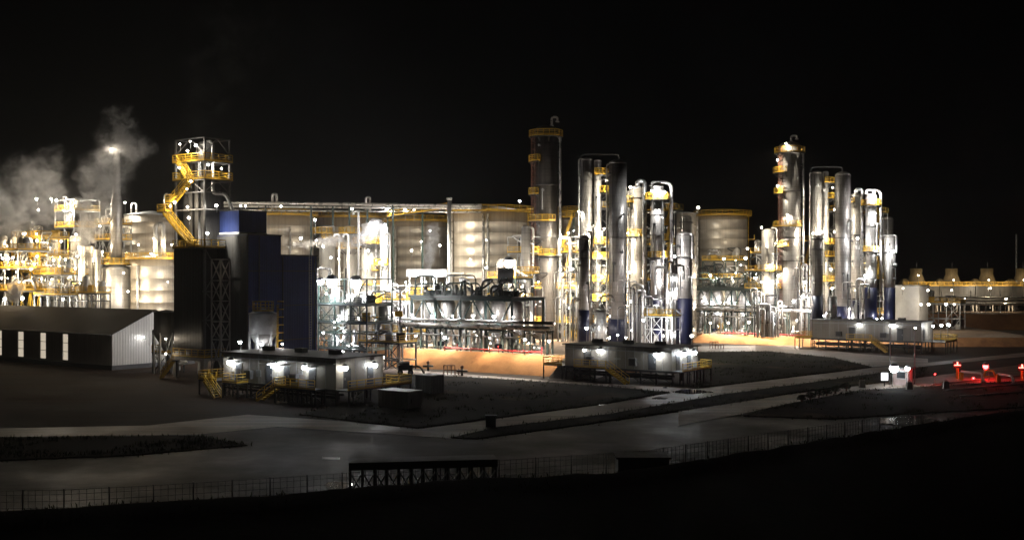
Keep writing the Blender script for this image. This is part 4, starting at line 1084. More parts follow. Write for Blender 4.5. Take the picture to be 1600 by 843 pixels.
def braced_frame(c, L_, D, zb, zs, nb, label, decks, mat='green_steel', seed=1, clutter=10, w_=.2, rails='yellow_paint'):
    r2 = random.Random(seed)
    t = thing('process_structure', (c[0], c[1], zb), label, 'steel frame')
    f_ = MB(); b_ = MB()
    for i in range(nb+1):
        for b in (0, D): f_.bar(un(c, L_*i/nb, b, zb), un(c, L_*i/nb, b, zs[-1]), w_)
    for z in zs:
        for b in (0, D): f_.bar(un(c, 0, b, z), un(c, L_, b, z), w_*.85)
        for i in range(nb+1): f_.bar(un(c, L_*i/nb, 0, z), un(c, L_*i/nb, D, z), w_*.85)
    zz = [zb] + list(zs)
    for z0, z1 in zip(zz, zz[1:]):
        for i in range(nb):
            if (i + int(z0)) % 3 == 2: continue
            p, q = un(c, L_*i/nb, 0, z0), un(c, L_*(i+1)/nb, 0, z1)
            b_.bar(p, q, w_*.5); b_.bar(un(c, L_*(i+1)/nb, 0, z0), un(c, L_*i/nb, 0, z1), w_*.5)
    obj('frame', f_, mat, t); obj('bracing', b_, mat, t)
    for z in decks:
        dk = obj('deck', MB().obox(c, -.2, L_+.2, -.2, D+.2, z+w_*.45, z+w_*.45+.08), 'dark_steel', t)
        obj('railing', rail(MB(), [un(c, L_+.1, -.1, z+.2), un(c, -.1, -.1, z+.2), un(c, -.1, D+.1, z+.2)], 1.1, False, .085), rails, dk)
    for i in range(clutter):
        z = r2.choice(list(decks) + [zb]) + .2; a = r2.uniform(.6, L_-.6); b = r2.uniform(.5, D-.5); p = un(c, a, b, z); k = r2.random()
        if k < .35:
            rr = r2.uniform(.35, .8); h = r2.uniform(1.2, 3.0)
            obj('vessel', MB().lathe(p.x, p.y, [(rr*.4, z), (rr, z+.3), (rr, z+h), (rr*.5, z+h+.3), (.05, z+h+.4)], 16), r2.choice(['cladding', 'galvanised', 'off_white']), t)
        elif k < .75:
            h = r2.uniform(1.5, 3.5)
            obj('pipe', MB().tube(bend([p, p + ZV*h, p + ZV*h + U*r2.uniform(1.5, 4)*r2.choice((-1, 1)), p + ZV*.2 + U*r2.choice((-2, 2)) + N], .4, .6), r2.uniform(.09, .22), 8), r2.choice(['bright_pipe', 'dark_pipe', 'white_paint']), t)
        else:
            obj('box_unit', MB().box(p + ZV*.7, (1.3, 1.0, 1.3)).box(p + ZV*1.42, (1.4, 1.1, .12)), r2.choice(['yellow_paint', 'galvanised', 'grey_cladding']), t)
    return t
cf = (gx(573, 176), 176)
braced_frame(cf, 10.8, 6, 0, [gz(y, 179) for y in (546, 520, 505, 477, 436)], 3, 'dark green braced frame with white floodlights right of the blue building', [gz(546, 179), gz(505, 179), gz(477, 179)], seed=4, clutter=30, rails='green_steel')
br_ = (gx(624, 173), 173)
braced_frame(br_, 8.6, 4, 0, [gz(y, 175) for y in (562, 536)], 3, 'low dark pipe frame standing left of the orange bank', [gz(536, 175)], mat='dark_steel', seed=9, clutter=9)
mp_ = (gx(640, 190), 190)
braced_frame(mp_, 8.5, 4, 0, [gz(y, 192) for y in (520, 500, 470, 446)], 2, 'white pipe frame behind the yellow box left of the canopy', [gz(520, 192), gz(470, 192)], mat='white_paint', seed=13, clutter=16, w_=.16)
yb_ = thing('control_box', at(623, 500, 181), 'small yellow box on a dark post left of the canopy', 'box')
obj('box', MB().box(at(623, 490, 181), (1.25, .5, .9)), 'yellow_paint', yb_)
obj('post', MB().bar(Vector((gx(625, 181.4), 181.4, 0)), at(625, 452, 181.4), .2), 'dark_steel', yb_)
obj('bracket', MB().box(at(624, 452, 181.4) + ZV*.1, (.9, .3, .2)), 'dark_steel', yb_)
# white canopy
cc = (gx(698, 196), 196)
cn = thing('canopy', (*cc, ZA), 'bright white flat canopy on thin white posts above the left end of the deck', 'canopy')
zc1, zc0 = gz(420, 197), gz(432, 197)
obj('roof', MB().obox(cc, 0, 9.3, 0, 5, zc0 + .5, zc0 + .75), 'white_paint', cn)
obj('fascia', MB().obox(cc, -.1, 9.4, -.12, -.003, zc0, zc1).obox(cc, 9.303, 9.4, 0, 5.1, zc0, zc1), 'white_paint', cn)
for a in (.3, 3.2, 6.1, 9.0):
    for b in (.3, 4.6): obj('post', MB().bar(un(cc, a, b, ZA), un(cc, a, b, zc0+.5), .18), 'white_paint', cn)
dk = obj('deck', MB().obox(cc, 0, 9.3, 0, 5, gz(462, 197), gz(462, 197)+.15), 'galvanised', cn)
obj('railing', rail(MB(), [un(cc, 0, -.05, gz(462, 197)+.15), un(cc, 9.3, -.05, gz(462, 197)+.15)], 1.2, False, .11), 'yellow_paint', dk)
gb_ = thing('duct_box', (gx(790, 186), 186, 11.4), 'plain grey boxed duct standing on the deck below the big white floodlight', 'duct')
obj('box', MB().box(at(790, 430, 186), (2.7, 1.6, 2.6)), 'galvanised', gb_)
obj('feet', MB().box(Vector((gx(780, 186), 186, 12.6)), (.2, 1.4, 2.5)).box(Vector((gx(800, 186), 186, 12.6)), (.2, 1.4, 2.5)), 'dark_steel', gb_)
# stacked platforms between evaporator and columns
braced_frame((gx(806, 192), 192), 6, 5, ZA, [gz(y, 194) for y in (510, 470, 436)], 2, 'frame with yellow rails between the grey duct box and the tallest dark column', [gz(470, 194), gz(436, 194)], seed=21, clutter=18)
braced_frame((gx(1212, 238), 238), 7, 5, ZB, [gz(y, 240) for y in (480, 452, 424)], 2, 'frame with yellow rails left of the lit tall column', [gz(452, 240), gz(424, 240)], seed=22, clutter=18)
braced_frame((gx(1152, 262), 262), 9, 5, ZB, [gz(y, 264) for y in (470, 436, 408)], 3, 'frame of pipes in front of the lone round tank', [gz(436, 264), gz(408, 264)], seed=23, clutter=24)
braced_frame((gx(980, 216), 216), 9, 4, ZA, [gz(y, 218) for y in (505, 470, 440, 405)], 3, 'frame of yellow decks seen between the nearer columns', [gz(470, 218), gz(440, 218), gz(405, 218)], seed=24, clutter=24, mat='galvanised')
braced_frame((gx(1352, 250), 250), 9, 4, ZB, [gz(y, 252) for y in (480, 452, 420)], 3, 'frame of yellow decks seen between the farther columns', [gz(452, 252), gz(420, 252)], seed=25, clutter=20, mat='galvanised')
braced_frame((gx(1050, 190), 190), 6, 3, ZA, [gz(y, 191) for y in (515, 495)], 3, 'low white pipe frame between the two blue skirts', [gz(495, 191)], seed=26, clutter=10, mat='white_paint', w_=.14)
def service_frame(xr, Y, L_, ys, label, seed, zb, n):
    return braced_frame((gx(xr, Y), Y), L_, 3.2, zb, [gz(y, Y+2) for y in ys], n, label, [gz(y, Y+2) for y in ys[::2]], mat='galvanised', seed=seed, clutter=16, w_=.11)
service_frame(1054, 201, 8.5, (500, 470, 440, 412, 384, 356, 330), 'slender grey frame with yellow decks around the yellow crowned column', 61, ZA, 2)
service_frame(984, 208, 8.5, (505, 475, 445, 415, 385, 355, 325, 300), 'slender grey frame with yellow decks inside the nearer twin columns', 62, ZA, 2)
service_frame(1380, 239, 9, (490, 462, 436, 410, 384, 358, 334), 'slender grey frame with yellow decks inside the farther square pipe loop', 63, ZB, 2)
service_frame(1326, 247, 9, (490, 462, 436, 410, 384, 358, 330, 305), 'slender grey frame with yellow decks inside the farther twin columns', 64, ZB, 2)
service_frame(834, 208, 6, (505, 478, 452, 424, 396, 370), 'slender grey frame with yellow decks left of the tallest dark column', 65, ZA, 2)
service_frame(1216, 246, 6.5, (492, 468, 444, 420, 396), 'slender grey frame with yellow decks behind the lit tall column', 66, ZB, 2)
service_frame(96, 204, 9, (462, 446, 430, 414), 'crowded low frame of pipes and yellow decks under the steam', 67, 0, 4)
service_frame(906, 208, 6, (505, 478, 452, 424, 396, 370), 'slender grey frame with yellow decks right of the tallest dark column', 68, ZA, 2)
def pipe_bundle(x0, x1, ytop, Y, zb, n, label, seed):
    r2 = random.Random(seed)
    t = thing('pipe_bundle', (gx((x0+x1)/2, Y), Y, zb), label, 'pipes')
    rk = MB()
    for k in range(4):
        z = zb + 3 + (gz(ytop, Y) - zb - 4)*k/4
        rk.bar((gx(x0, Y), Y+.6, z), (gx(x1, Y), Y+.6, z), .18)
    for x in (x0, x1): rk.bar((gx(x, Y), Y+.6, zb), (gx(x, Y), Y+.6, gz(ytop, Y)-1), .2)
    obj('rack', rk, 'dark_steel', t)
    for i in range(n):
        xa = x0 + (x1-x0)*(i + r2.random()*.6)/n; a = Vector((gx(xa, Y), Y + r2.uniform(-.8, .4), zb)); zt = zb + (gz(ytop, Y)-zb)*r2.uniform(.45, 1)
        b = a + Vector((r2.choice((-1, 1))*r2.uniform(.8, 2.5), r2.uniform(-.6, .6), 0))
        pts = [a, Vector((a.x, a.y, zt)), Vector((b.x, b.y, zt)), Vector((b.x, b.y, zt - r2.uniform(1, 6)))]
        obj('pipe', MB().tube(bend(pts, .45, .5), r2.choice((.09, .12, .17, .24)), 8), r2.choice(['bright_pipe', 'bright_pipe', 'galvanised', 'white_paint', 'dark_pipe']), t)
    return t
for i, (x0, x1, yt, Y_, z_, n, tx) in enumerate(((872, 905, 400, 203, ZA, 9, 'upright silver pipes between the tallest dark column and the capped vessel'),
    (806, 834, 440, 196, ZA, 8, 'upright silver pipes at the left foot of the tallest dark column'),
    (978, 1014, 430, 193, ZA, 9, 'upright silver pipes between the broad grey column and the yellow crowned one'),
    (1040, 1058, 395, 191, ZA, 6, 'upright silver pipes between the two darkest blue skirts'),
    (1248, 1270, 400, 236, ZB, 8, 'upright silver pipes right of the lit tall column'),
    (1180, 1218, 440, 234, ZB, 9, 'upright silver pipes left of the lit tall column'),
    (1326, 1352, 420, 231, ZB, 7, 'upright silver pipes among the farther blue skirts'),
    (606, 636, 455, 199, 0, 8, 'upright pale pipes left of the white canopy'),
    (496, 540, 410, 203, 0, 9, 'upright pale pipes behind the dark green frame'))):
    pipe_bundle(x0, x1, yt, Y_, z_, n, tx, 100+i)
# ------------------------------------------------------------------ the drying plant at the left edge
braced_frame((gx(62, 210), 210), 9.5, 6, 0, [gz(y, 212) for y in (450, 425, 400, 372)], 3, 'yellow railed frame at the left under the lower steam cloud', [gz(y, 212) for y in (450, 425, 400, 372)], mat='yellow_paint', seed=31, clutter=40, w_=.17)
braced_frame((gx(118, 218), 218), 8, 6, 0, [gz(y, 220) for y in (452, 430, 392)], 3, 'frame with yellow decks left of the silver upright pipes', [gz(y, 220) for y in (452, 430)], seed=32, clutter=40, mat='galvanised')
braced_frame((gx(28, 204), 204), 9, 6, 0, [gz(y, 206) for y in (455, 420, 392)], 2, 'leftmost yellow railed frame cut off by the edge of the view', [gz(y, 206) for y in (455, 420, 392)], seed=33, clutter=34, mat='galvanised')
braced_frame((gx(116, 232), 232), 7, 6, 0, [gz(y, 234) for y in (400, 356, 330, 312)], 2, 'tall grey frame inside the steam cloud at the left', [gz(356, 234), gz(330, 234)], seed=34, clutter=12, mat='galvanised')
braced_frame((gx(172, 226), 226), 5, 5, 0, [gz(y, 228) for y in (405, 376, 352)], 2, 'frame with yellow decks touching the left side of the grey stack', [gz(405, 228), gz(376, 228), gz(352, 228)], seed=35, clutter=12, mat='galvanised')
braced_frame((gx(150, 205), 205), 18, 3, 0, [gz(y, 207) for y in (470, 459)], 6, 'long low dark pipe frame behind the shed roof', [gz(459, 207)], seed=36, clutter=20, mat='dark_steel')
for x, w_, yt, Y_, tx in ((127, 12, 384, 219, 'bright upright silver pipe column, left of a pair beside the steam'), (141, 13, 384, 221, 'upright silver pipe column, middle one left of the grey stack'), (153, 9, 389, 219, 'slim upright silver pipe column close to the grey stack')):
    column(x, w_, yt, Y_, 0, tx, dome=.2, name='silver_column', seg=28)
sk = thing('stack', (gx(182, 222), 222, 0), 'tall grey exhaust stack in the steam with a lamp at its top', 'stack')
Xs = gx(182, 222); r_ = 8.5*222/F
obj('flue', MB().lathe(Xs, 222, [(r_, gz(412, 222)), (r_, gz(320, 222)), (r_*.72, gz(300, 222)), (r_*.62, gz(236, 222)), (r_*.68, gz(234, 222)), (r_*.5, gz(234, 222))], 32), 'cladding_dull', sk)
obj('base_vessel', MB().lathe(Xs, 222, [(22*222/F, 0), (22*222/F, gz(420, 222)), (r_*1.1, gz(412, 222)-.05)], 40), 'cladding', sk)
z = gz(414, 222)
dk = obj('platform', MB().lathe(Xs, 222, [(r_+.1, z), (3.1, z), (3.1, z+.12), (r_+.1, z+.12)], 32), 'dark_steel', sk)
obj('railing', rail(MB(), [Vector((Xs + 3.0*math.cos(R(a)), 222 + 3.0*math.sin(R(a)), z+.12)) for a in range(0, 360, 20)], 1.2, True, .11), 'yellow_paint', dk)
ca = thing('cyclone', (gx(110, 214), 214, 0), 'silver horizontal drum with rounded ends in the left plant', 'drum')
p = at(88, 425, 214)
obj('drum', MB().tube([p - Vector((2.4, 0, 0)), p - Vector((2.2, 0, 0)), p + Vector((2.2, 0, 0)), p + Vector((2.4, 0, 0))], [.9, 1.3, 1.3, .9], 20), 'cladding', ca)
obj('saddle', MB().box(Vector((p.x-1.5, 214, p.z/2-.5)), (.4, 1.6, p.z-1)).box(Vector((p.x+1.5, 214, p.z/2-.5)), (.4, 1.6, p.z-1)), 'dark_steel', ca)
for x, y, tx in ((88, 374, 'warm lit round vessel head in the steam left of the silver columns'), (117, 374, 'pale curved duct head left of the silver columns'), (75, 388, 'round pale vessel under the warm lit head')):
    Y_ = 222; X = gx(x, Y_)
    v = thing('vessel', (X, Y_, 0), tx, 'vessel'); zt = gz(y - 6, Y_)
    obj('shell', MB().lathe(X, Y_, [(.9, 0), (.9, zt-1.4), (1.2, zt-1.2), (1.2, zt-.6), (.7, zt-.1), (.05, zt)], 24), 'off_white', v)
    obj('flange', MB().lathe(X, Y_, [(1.21, zt-1.3), (1.35, zt-1.3), (1.35, zt-1.1), (1.21, zt-1.1)], 24), 'galvanised', v)
cd = thing('curved_duct', (gx(243, 218), 218, 0), 'pale curved duct rising in front of the left tank wall', 'duct')
p = Vector((gx(243, 219), 219, 0))
obj('pipe', MB().tube(bend([p, p + ZV*gz(350, 219), p + ZV*gz(350, 219) + Vector((1.6, 0, 0)), p + ZV*gz(398, 219) + Vector((1.6, 0, 0))], .5, .9), .45, 12), 'off_white', cd)
obj('collar', MB().lathe(p.x, p.y, [(.7, gz(400, 219)), (.7, gz(400, 219)+.3)], 14), 'galvanised', cd)
for x, y0, wpx, tx, Y_ in ((209, 317, 8, 'small arched vent pipe on the left tank roof', 238), (262, 303, 9, 'tall arched vent pipe close left of the stair tower', 236)):
    p0, p1 = at(x-wpx/2, 340, Y_), at(x+wpx/2, 340, Y_); up = gz(y0, Y_)
    g_ = thing('vent_pipe', p0, tx, 'pipe')
    obj('pipe', MB().tube(bend([p0, Vector((p0.x, p0.y, up)), Vector((p1.x, p1.y, up)), p1], .5), .22, 8), 'bright_pipe', g_)
    obj('flange', MB().lathe(p0.x, p0.y, [(.5, p0.z-.1), (.5, p0.z+.1)], 12).lathe(p1.x, p1.y, [(.5, p1.z-.1), (.5, p1.z+.1)], 12), 'galvanised', g_)
# ducting and stair frame between shed and tower
braced_frame((gx(262, 168), 168), 3.6, 3, 0, [gz(y, 169) for y in (552, 516)], 1, 'small frame with pipes between the shed gable and the stair tower', [gz(552, 169)], seed=41, clutter=3, mat='dark_steel', w_=.18)
sl = thing('access_stair', (gx(262, 160), 160, 0), 'yellow access stair leading up beside the concrete tower legs', 'stair')
stair(Vector((gx(252, 160), 160, .05)), Vector((gx(272, 160), 160, 2.6)), 1.0, 'flight', sl, (0, 1, 0))
obj('landing', MB().box(Vector((gx(275, 160), 160, 2.6)), (.9, 1.1, .1)).bar(Vector((gx(276, 160), 160, 0)), Vector((gx(276, 160), 160, 2.55)), .15), 'dark_steel', sl)
# ------------------------------------------------------------------ cooling tower bank far right
for i, x in enumerate((1440, 1496, 1552, 1608, 1664)):
    Y_ = 330; X = gx(x, Y_); zb = 4.2; zt = gz(447, Y_); pitch = 56*Y_/F
    t = thing('cooling_tower', (X, Y_, zb), f'green grey cooling tower cell with yellow lit fan stack, {ORD[i]} from the left', 'cooling tower', 'cooling tower cells')
    obj('casing', MB().box((X, Y_+5, (zb+2.4+zt)/2), (pitch-.25, 10, zt-zb-2.4)), 'grey_cladding', t)
    for k in (-.45, 0, .45):
        for yy in (.3, 9.7): obj('leg', MB().bar((X+pitch*k, Y_+yy, zb), (X+pitch*k, Y_+yy, zb+2.4), .3), 'concrete', t)
    zf = gz(419, Y_); rr = 9*Y_/F
    obj('fan_stack', MB().lathe(X, Y_+4.5, [(rr*1.9, zt+.003), (rr*1.5, zt+1.4), (rr*1.12, zf-2.2), (rr, zf-1.8), (rr*1.05, zf)], 28, True), 'stack_yellow', t)
    dk = obj('deck', MB().box((X, Y_+5, zt+.05), (pitch+.02, 10.6, .1)), 'dark_steel', t)
    obj('railing', rail(MB(), [Vector((X-pitch/2, Y_-.2, zt+.1)), Vector((X+pitch/2, Y_-.2, zt+.1))], 1.2, False, .1), 'yellow_paint', dk)
    obj('mast', MB().tube([(X+.2, Y_+4.5, zf-.2), (X+.2, Y_+4.5, zf+1.9)], .07, 6), 'galvanised', t)
    lo = MB().hexa([(X-pitch*.5+.2, Y_+2, zt+.12), (X-pitch*.1, Y_+2, zt+.12), (X-pitch*.1, Y_+7, zt+.12), (X-pitch*.5+.2, Y_+7, zt+.12), (X-pitch*.38, Y_+4, zt+2.2), (X-pitch*.3, Y_+4, zt+2.2), (X-pitch*.3, Y_+5, zt+2.2), (X-pitch*.38, Y_+5, zt+2.2)])
    obj('intake_hood', lo, 'stack_yellow', t)
    obj('louvre', MB().box((X, Y_-.06, zb+4.0), (pitch-1.2, .1, 2.0)), 'dark_cladding', t)
cp_ = thing('pipe_run', (gx(1420, 322), 322, 4.2), 'long dark pipes running level in front of the cooling tower cells', 'pipe')
for z, rr in ((7.6, .35), (8.5, .25), (6.6, .3)):
    obj('pipe', MB().tube([(gx(1400, 322), 322, z), (gx(1720, 322), 322, z)], rr, 8), 'galvanised', cp_)
for i in range(14):
    x = 1402 + i*23; obj('support', MB().bar((gx(x, 322.6), 322.6, 4.2), (gx(x, 322.6), 322.6, 10.5 if i % 2 else 8.6), .22), 'dark_steel', cp_)
wb = (gx(1436, 262), 262)
ph_ = thing('pump_house', (*wb, 0), 'windowless white pump house left of the cooling tower cells', 'building')
obj('wall', MB().obox(wb, 0, 7, 0, 8, 0, gz(447, 262)), 'white_paint', ph_)
obj('roof', MB().obox(wb, -.3, 7.3, -.3, 8.3, gz(447, 262)+.003, gz(447, 262)+.25), 'galvanised', ph_)
obj('door', MB().obox(wb, 2, 4.4, -.06, -.003, .1, 3.4), 'galvanised', ph_)
braced_frame((gx(1500, 268), 268), 9.5, 5, 0, [gz(y, 270) for y in (498, 474)], 3, 'low frame with floodlights right of the white pump house', [gz(474, 270)], seed=51, clutter=10, mat='galvanised', w_=.2)
am = thing('radio_mast', (gx(1588, 345), 345, 4.2), 'very thin dark mast standing against the night sky at the far right', 'mast')
mm = MB(); q = Vector((gx(1588, 345), 345, 0)); zt = gz(366, 345)
for k in range(3):
    a = R(120*k); o_ = Vector((math.cos(a), math.sin(a), 0))*.35; mm.bar(q + o_ + ZV*4.2, q + o_*.6 + ZV*zt, .09)
for i in range(20):
    z = 4.4 + (zt-4.6)*i/20
    for k in range(3):
        a, b = R(120*k), R(120*k+120); mm.bar(q + Vector((math.cos(a), math.sin(a), 0))*.33 + ZV*z, q + Vector((math.cos(b), math.sin(b), 0))*.33 + ZV*(z+1.1), .05)
obj('lattice', mm, 'galvanised', am); obj('base', MB().box(q + ZV*4.35, (1.4, 1.4, .3)), 'concrete', am)
dr = thing('cable_drum', gnd(1497, 520), 'dark upright cable drum beside the far stilt cabin', 'drum')
p = gnd(1497, 520)
obj('flange', MB().tube([p + ZV*2.3 - U*.9, p + ZV*2.3 - U*.75], 2.3, 24).tube([p + ZV*2.3 + U*.75, p + ZV*2.3 + U*.9], 2.3, 24), 'dark_steel', dr)
obj('core', MB().tube([p + ZV*2.3 - U*.74, p + ZV*2.3 + U*.74], 1.2, 18), 'black_rubber', dr)
# ------------------------------------------------------------------ the truck gate
b0 = gnd(1410, 603); bc = (gnd(1419, 603).x, gnd(1419, 603).y)
gt = thing('gate_booth', (bc[0], bc[1], 0), 'small pinkish gate booth lit by two strong lamps', 'booth')
obj('wall', MB().obox(bc, 0, 2.0, 0, 2.2, .1, 2.35), 'booth_wall', gt)
obj('roof', MB().obox(bc, -.4, 2.4, -.5, 2.5, 2.353, 2.5), 'roof_grey', gt)
wn = obj('window', MB().obox(bc, .4, 1.5, -.05, -.003, 1.05, 1.9), 'glass_dark', gt)
obj('window_frame', MB().obox(bc, .3, 1.6, -.08, -.053, .95, 1.04).obox(bc, .3, 1.6, -.08, -.053, 1.91, 2.0), 'galvanised', wn)
obj('door', MB().obox(bc, -.05, -.003, .5, 1.4, .12, 2.1), 'galvanised', gt)
obj('base', MB().obox(bc, -.4, 2.4, -.4, 2.6, -.02, .097), 'concrete', gt)
sgp = gnd(1382, 604)
sg = thing('sign_board', sgp, 'small white lit sign board left of the gate booth', 'sign')
obj('board', MB().box(sgp + ZV*1.4 + Vector((0, -.06, 0)), (.95, .06, 1.05)), 'sign_light', sg)
obj('post', MB().bar(sgp + Vector((0, .03, 0)), sgp + Vector((0, .03, 1.95)), .1), 'dark_steel', sg)
for i, (x, y) in enumerate(((1347, 606), (1421, 609), (1478, 608))):
    p = gnd(x, y); b = thing('concrete_block', p, ['dark block on the road edge left of the gate booth', 'dark block just in front of the gate booth', 'dark block on the road edge between booth and barriers'][i], 'block')
    obj('body', MB().hexa([p + Vector(v) for v in ((-.4, -.3, 0), (.4, -.3, 0), (.4, .3, 0), (-.4, .3, 0), (-.3, -.15, 1.1), (.3, -.15, 1.1), (.3, .15, 1.1), (-.3, .15, 1.1))]), 'concrete', b)
    obj('lifting_loop', MB().tube(bend([p + Vector((-.15, 0, 1.08)), p + Vector((-.15, 0, 1.3)), p + Vector((.15, 0, 1.3)), p + Vector((.15, 0, 1.08))], .5), .03, 6), 'rust_paint', b)
def signal(x, yb, ysig, label):
    p = gnd(x, yb); z = gz(ysig, p.y)
    t = thing('gate_signal', p, label, 'signal')
    obj('post', MB().bar(p, p + ZV*(z-.45), .3), 'yellow_paint', t)
    obj('hood', MB().box(p + ZV*z + Vector((0, .1, 0)), (1.1, .08, 1.0)), 'dark_steel', t)
    cr = MB()
    q = p + ZV*z + Vector((0, -.02, 0))
    cr.box(q, (.95, .06, .13)).box(q + ZV*.2 + Vector((0, -.002, 0)), (.2, .056, .55)); obj('red_cross', cr, 'red_signal', t)
    ld = bpy.data.lights.new('lamp_light', 'POINT'); ld.energy = 40; ld.color = (1, .03, .02); ld.shadow_soft_size = .2
    lo = bpy.data.objects.new('lamp_light', ld); C.objects.link(lo); lo.parent = t; lo.location = Vector((0, -.5, z))
signal(1496, 592, 570, 'red cross signal on a yellow post, left of the barrier arms')
signal(1597, 594, 574, 'red cross signal at the right edge of the view')
def barrier(x0, x1, yb, ya, label):
    p, q = gnd(x0, yb), gnd(x1, yb + 3); z = gz(ya, p.y)
    t = thing('barrier', p, label, 'barrier')
    obj('post', MB().box(p + ZV*.6, (.5, .45, 1.2)), 'yellow_paint', t)
    obj('arm', MB().tube(bend([p + ZV*z, Vector((q.x, q.y, z)), Vector((q.x + .1, q.y - .3, .25))], .35, .5), .16, 8), 'white_paint', t)
    obj('foot', MB().box(Vector((q.x + .1, q.y - .3, .12)), (.6, .4, .24)), 'concrete', t)
barrier(1502, 1534, 594, 580, 'white barrier pipe with bent end beside the red cross signal')
barrier(1560, 1581, 597, 584, 'white barrier pipe with bent end right of the strong red lamp')
vs = thing('valve_stand', gnd(1546, 595), 'yellow steel stand below the strong red lamp at the gate', 'stand'); p = gnd(1546, 595)
obj('frame', MB().bar(p - Vector((1.2, 0, 0)), p + Vector((-.5, 0, 1.5)), .2).bar(p + Vector((1.2, 0, 0)), p + Vector((.5, 0, 1.5)), .2).bar(p + Vector((-.6, 0, 1.5)), p + Vector((.6, 0, 1.5)), .22).bar(p + Vector((-.9, 0, .7)), p + Vector((.9, 0, .7)), .14), 'yellow_paint', vs)
obj('post', MB().bar(p + Vector((.0, .2, 0)), p + Vector((0, .2, 2.1)), .14), 'galvanised', vs)
for i, (yo, xx) in enumerate(((0, 1455), (9, 1475), (18, 1500))):
    a, b = gnd(xx, 602 + yo), gnd(1690, 578 + yo*1.6)
    k_ = MB(); d = (b - a); s_ = Vector((-d.y, d.x, 0)).normalized()*.18
    k_.hexa([a - s_, b - s_, b + s_, a + s_, a - s_*.7 + ZV*.22, b - s_*.7 + ZV*.22, b + s_*.7 + ZV*.22, a + s_*.7 + ZV*.22])
    kind(obj('kerb', k_, 'concrete'), 'structure')
# shrubs in a row
def shrub(p, h, label, seed):
    r2 = random.Random(seed)
    t = thing('shrub', p, label, 'shrub', 'shrubs along the gate road')
    st_ = MB(); cr = MB()
    for i in range(6):
        a = r2.uniform(0, 6.28); st_.tube([p, p + Vector((math.cos(a)*.2, math.sin(a)*.2, h*.5)), p + Vector((math.cos(a)*.4, math.sin(a)*.4, h*.85))], [.03, .02, .01], 5)
    for i in range(420):
        a = r2.uniform(0, 6.28); e = r2.uniform(-.3, 1); rr = h*.55*(.55 + .5*r2.random())*(.8 + .3*math.sin(3*a + seed))
        q = p + Vector((math.cos(a)*rr*math.sqrt(max(0, 1-e*e*.8)), math.sin(a)*rr*math.sqrt(max(0, 1-e*e*.8)), h*.5 + e*h*.45))
        u = Vector((r2.gauss(0, 1), r2.gauss(0, 1), r2.gauss(0, 1))).normalized()*.09; v = u.orthogonal().normalized()*.05
        cr._a([q - u, q + v, q + u, q - v], [(0, 1, 2, 3)])
    obj('trunk', st_, 'rust_paint', t); obj('crown', cr, 'leaf', t)
for i, (x, y) in enumerate(((1253, 629), (1266, 626), (1279, 622.5), (1292, 619), (1305, 615.5), (1322, 612))):
    shrub(gnd(x, y), 1.0 + .12*(i % 3), f'small dark shrub by the gate road, {ORD[i]} from the left of six', i)
# equipment on the near field and on the bank foot
cab = gnd(767, 667)
ct = thing('cabinet', cab, 'small dark cabinet on the edge of the pale diagonal road', 'cabinet')
obj('body', MB().box(cab + ZV*.6, (1.0, .7, 1.0)), 'door_dark', ct); obj('roof', MB().box(cab + ZV*1.16, (1.15, .85, .1)), 'dark_steel', ct); obj('plinth', MB().box(cab + ZV*.05, (1.1, .8, .1)), 'concrete', ct)
def pump_trailer(x, y, label, s=1.0):
    p = gnd(x, y); t = thing('pump_trailer', p, label, 'trailer')
    obj('body', MB().box(p + ZV*1.0*s, (2.0*s, .9*s, .7*s)).tube([p + Vector((-.8*s, 0, 1.5*s)), p + Vector((.5*s, 0, 1.5*s))], .32*s, 10), 'dark_steel', t)
    obj('hose', MB().tube(bend([p + Vector((.9*s, 0, 1.1*s)), p + Vector((2.0*s, 0, 1.2*s)), p + Vector((2.6*s, -.2, .1))], .5), .14*s, 8), 'black_rubber', t)
    for sx in (-.7, .7):
        w_ = obj('wheel', MB().tube([p + Vector((sx*s, -.62*s, .38*s)), p + Vector((sx*s, -.42*s, .38*s))], .38*s, 14), 'black_rubber', t)
        obj('rim', MB().tube([p + Vector((sx*s, -.64*s, .38*s)), p + Vector((sx*s, -.625*s, .38*s))], .18*s, 10), 'galvanised', w_)
pump_trailer(634, 585, 'dark wheeled pump trailer at the left foot of the orange bank', 1.1)
for x, y, tx in ((669, 579, 'small dark hydrant stand on the strip below the orange bank'), (722, 587, 'small dark post at the foot of the orange bank')):
    p = gnd(x, y); h = thing('hydrant', p, tx, 'hydrant')
    obj('standpipe', MB().tube([p, p + ZV*1.3], .16, 8).tube([p + Vector((-.8, 0, .75)), p + Vector((.8, 0, .75))], .16, 8), 'dark_steel', h)
    obj('cap', MB().ball(p + ZV*1.35, .26, 1, 10), 'rust_paint', h)
for x, y, tx in ((708, 586, 'low rust red pipe gate at the foot of the nearer orange bank'), (1120, 545, 'low rust red pipe gate before the farther orange bank')):
    p = gnd(x, y); h = thing('pipe_gate', p, tx, 'gate'); m_ = MB()
    for k in range(6): m_.bar(p + Vector((-1.4 + k*.56, 0, 0)), p + Vector((-1.4 + k*.56, 0, 1.5 if k < 4 else 1.0)), .1)
    m_.bar(p + Vector((-1.4, 0, 1.5)), p + Vector((.3, 0, 1.5)), .14); m_.bar(p + Vector((-1.4, 0, .8)), p + Vector((1.4, 0, .8)), .12)
    obj('frame', m_, 'rust_paint', h); obj('foot', MB().box(p + ZV*.05, (3.0, .4, .1)), 'concrete', h)
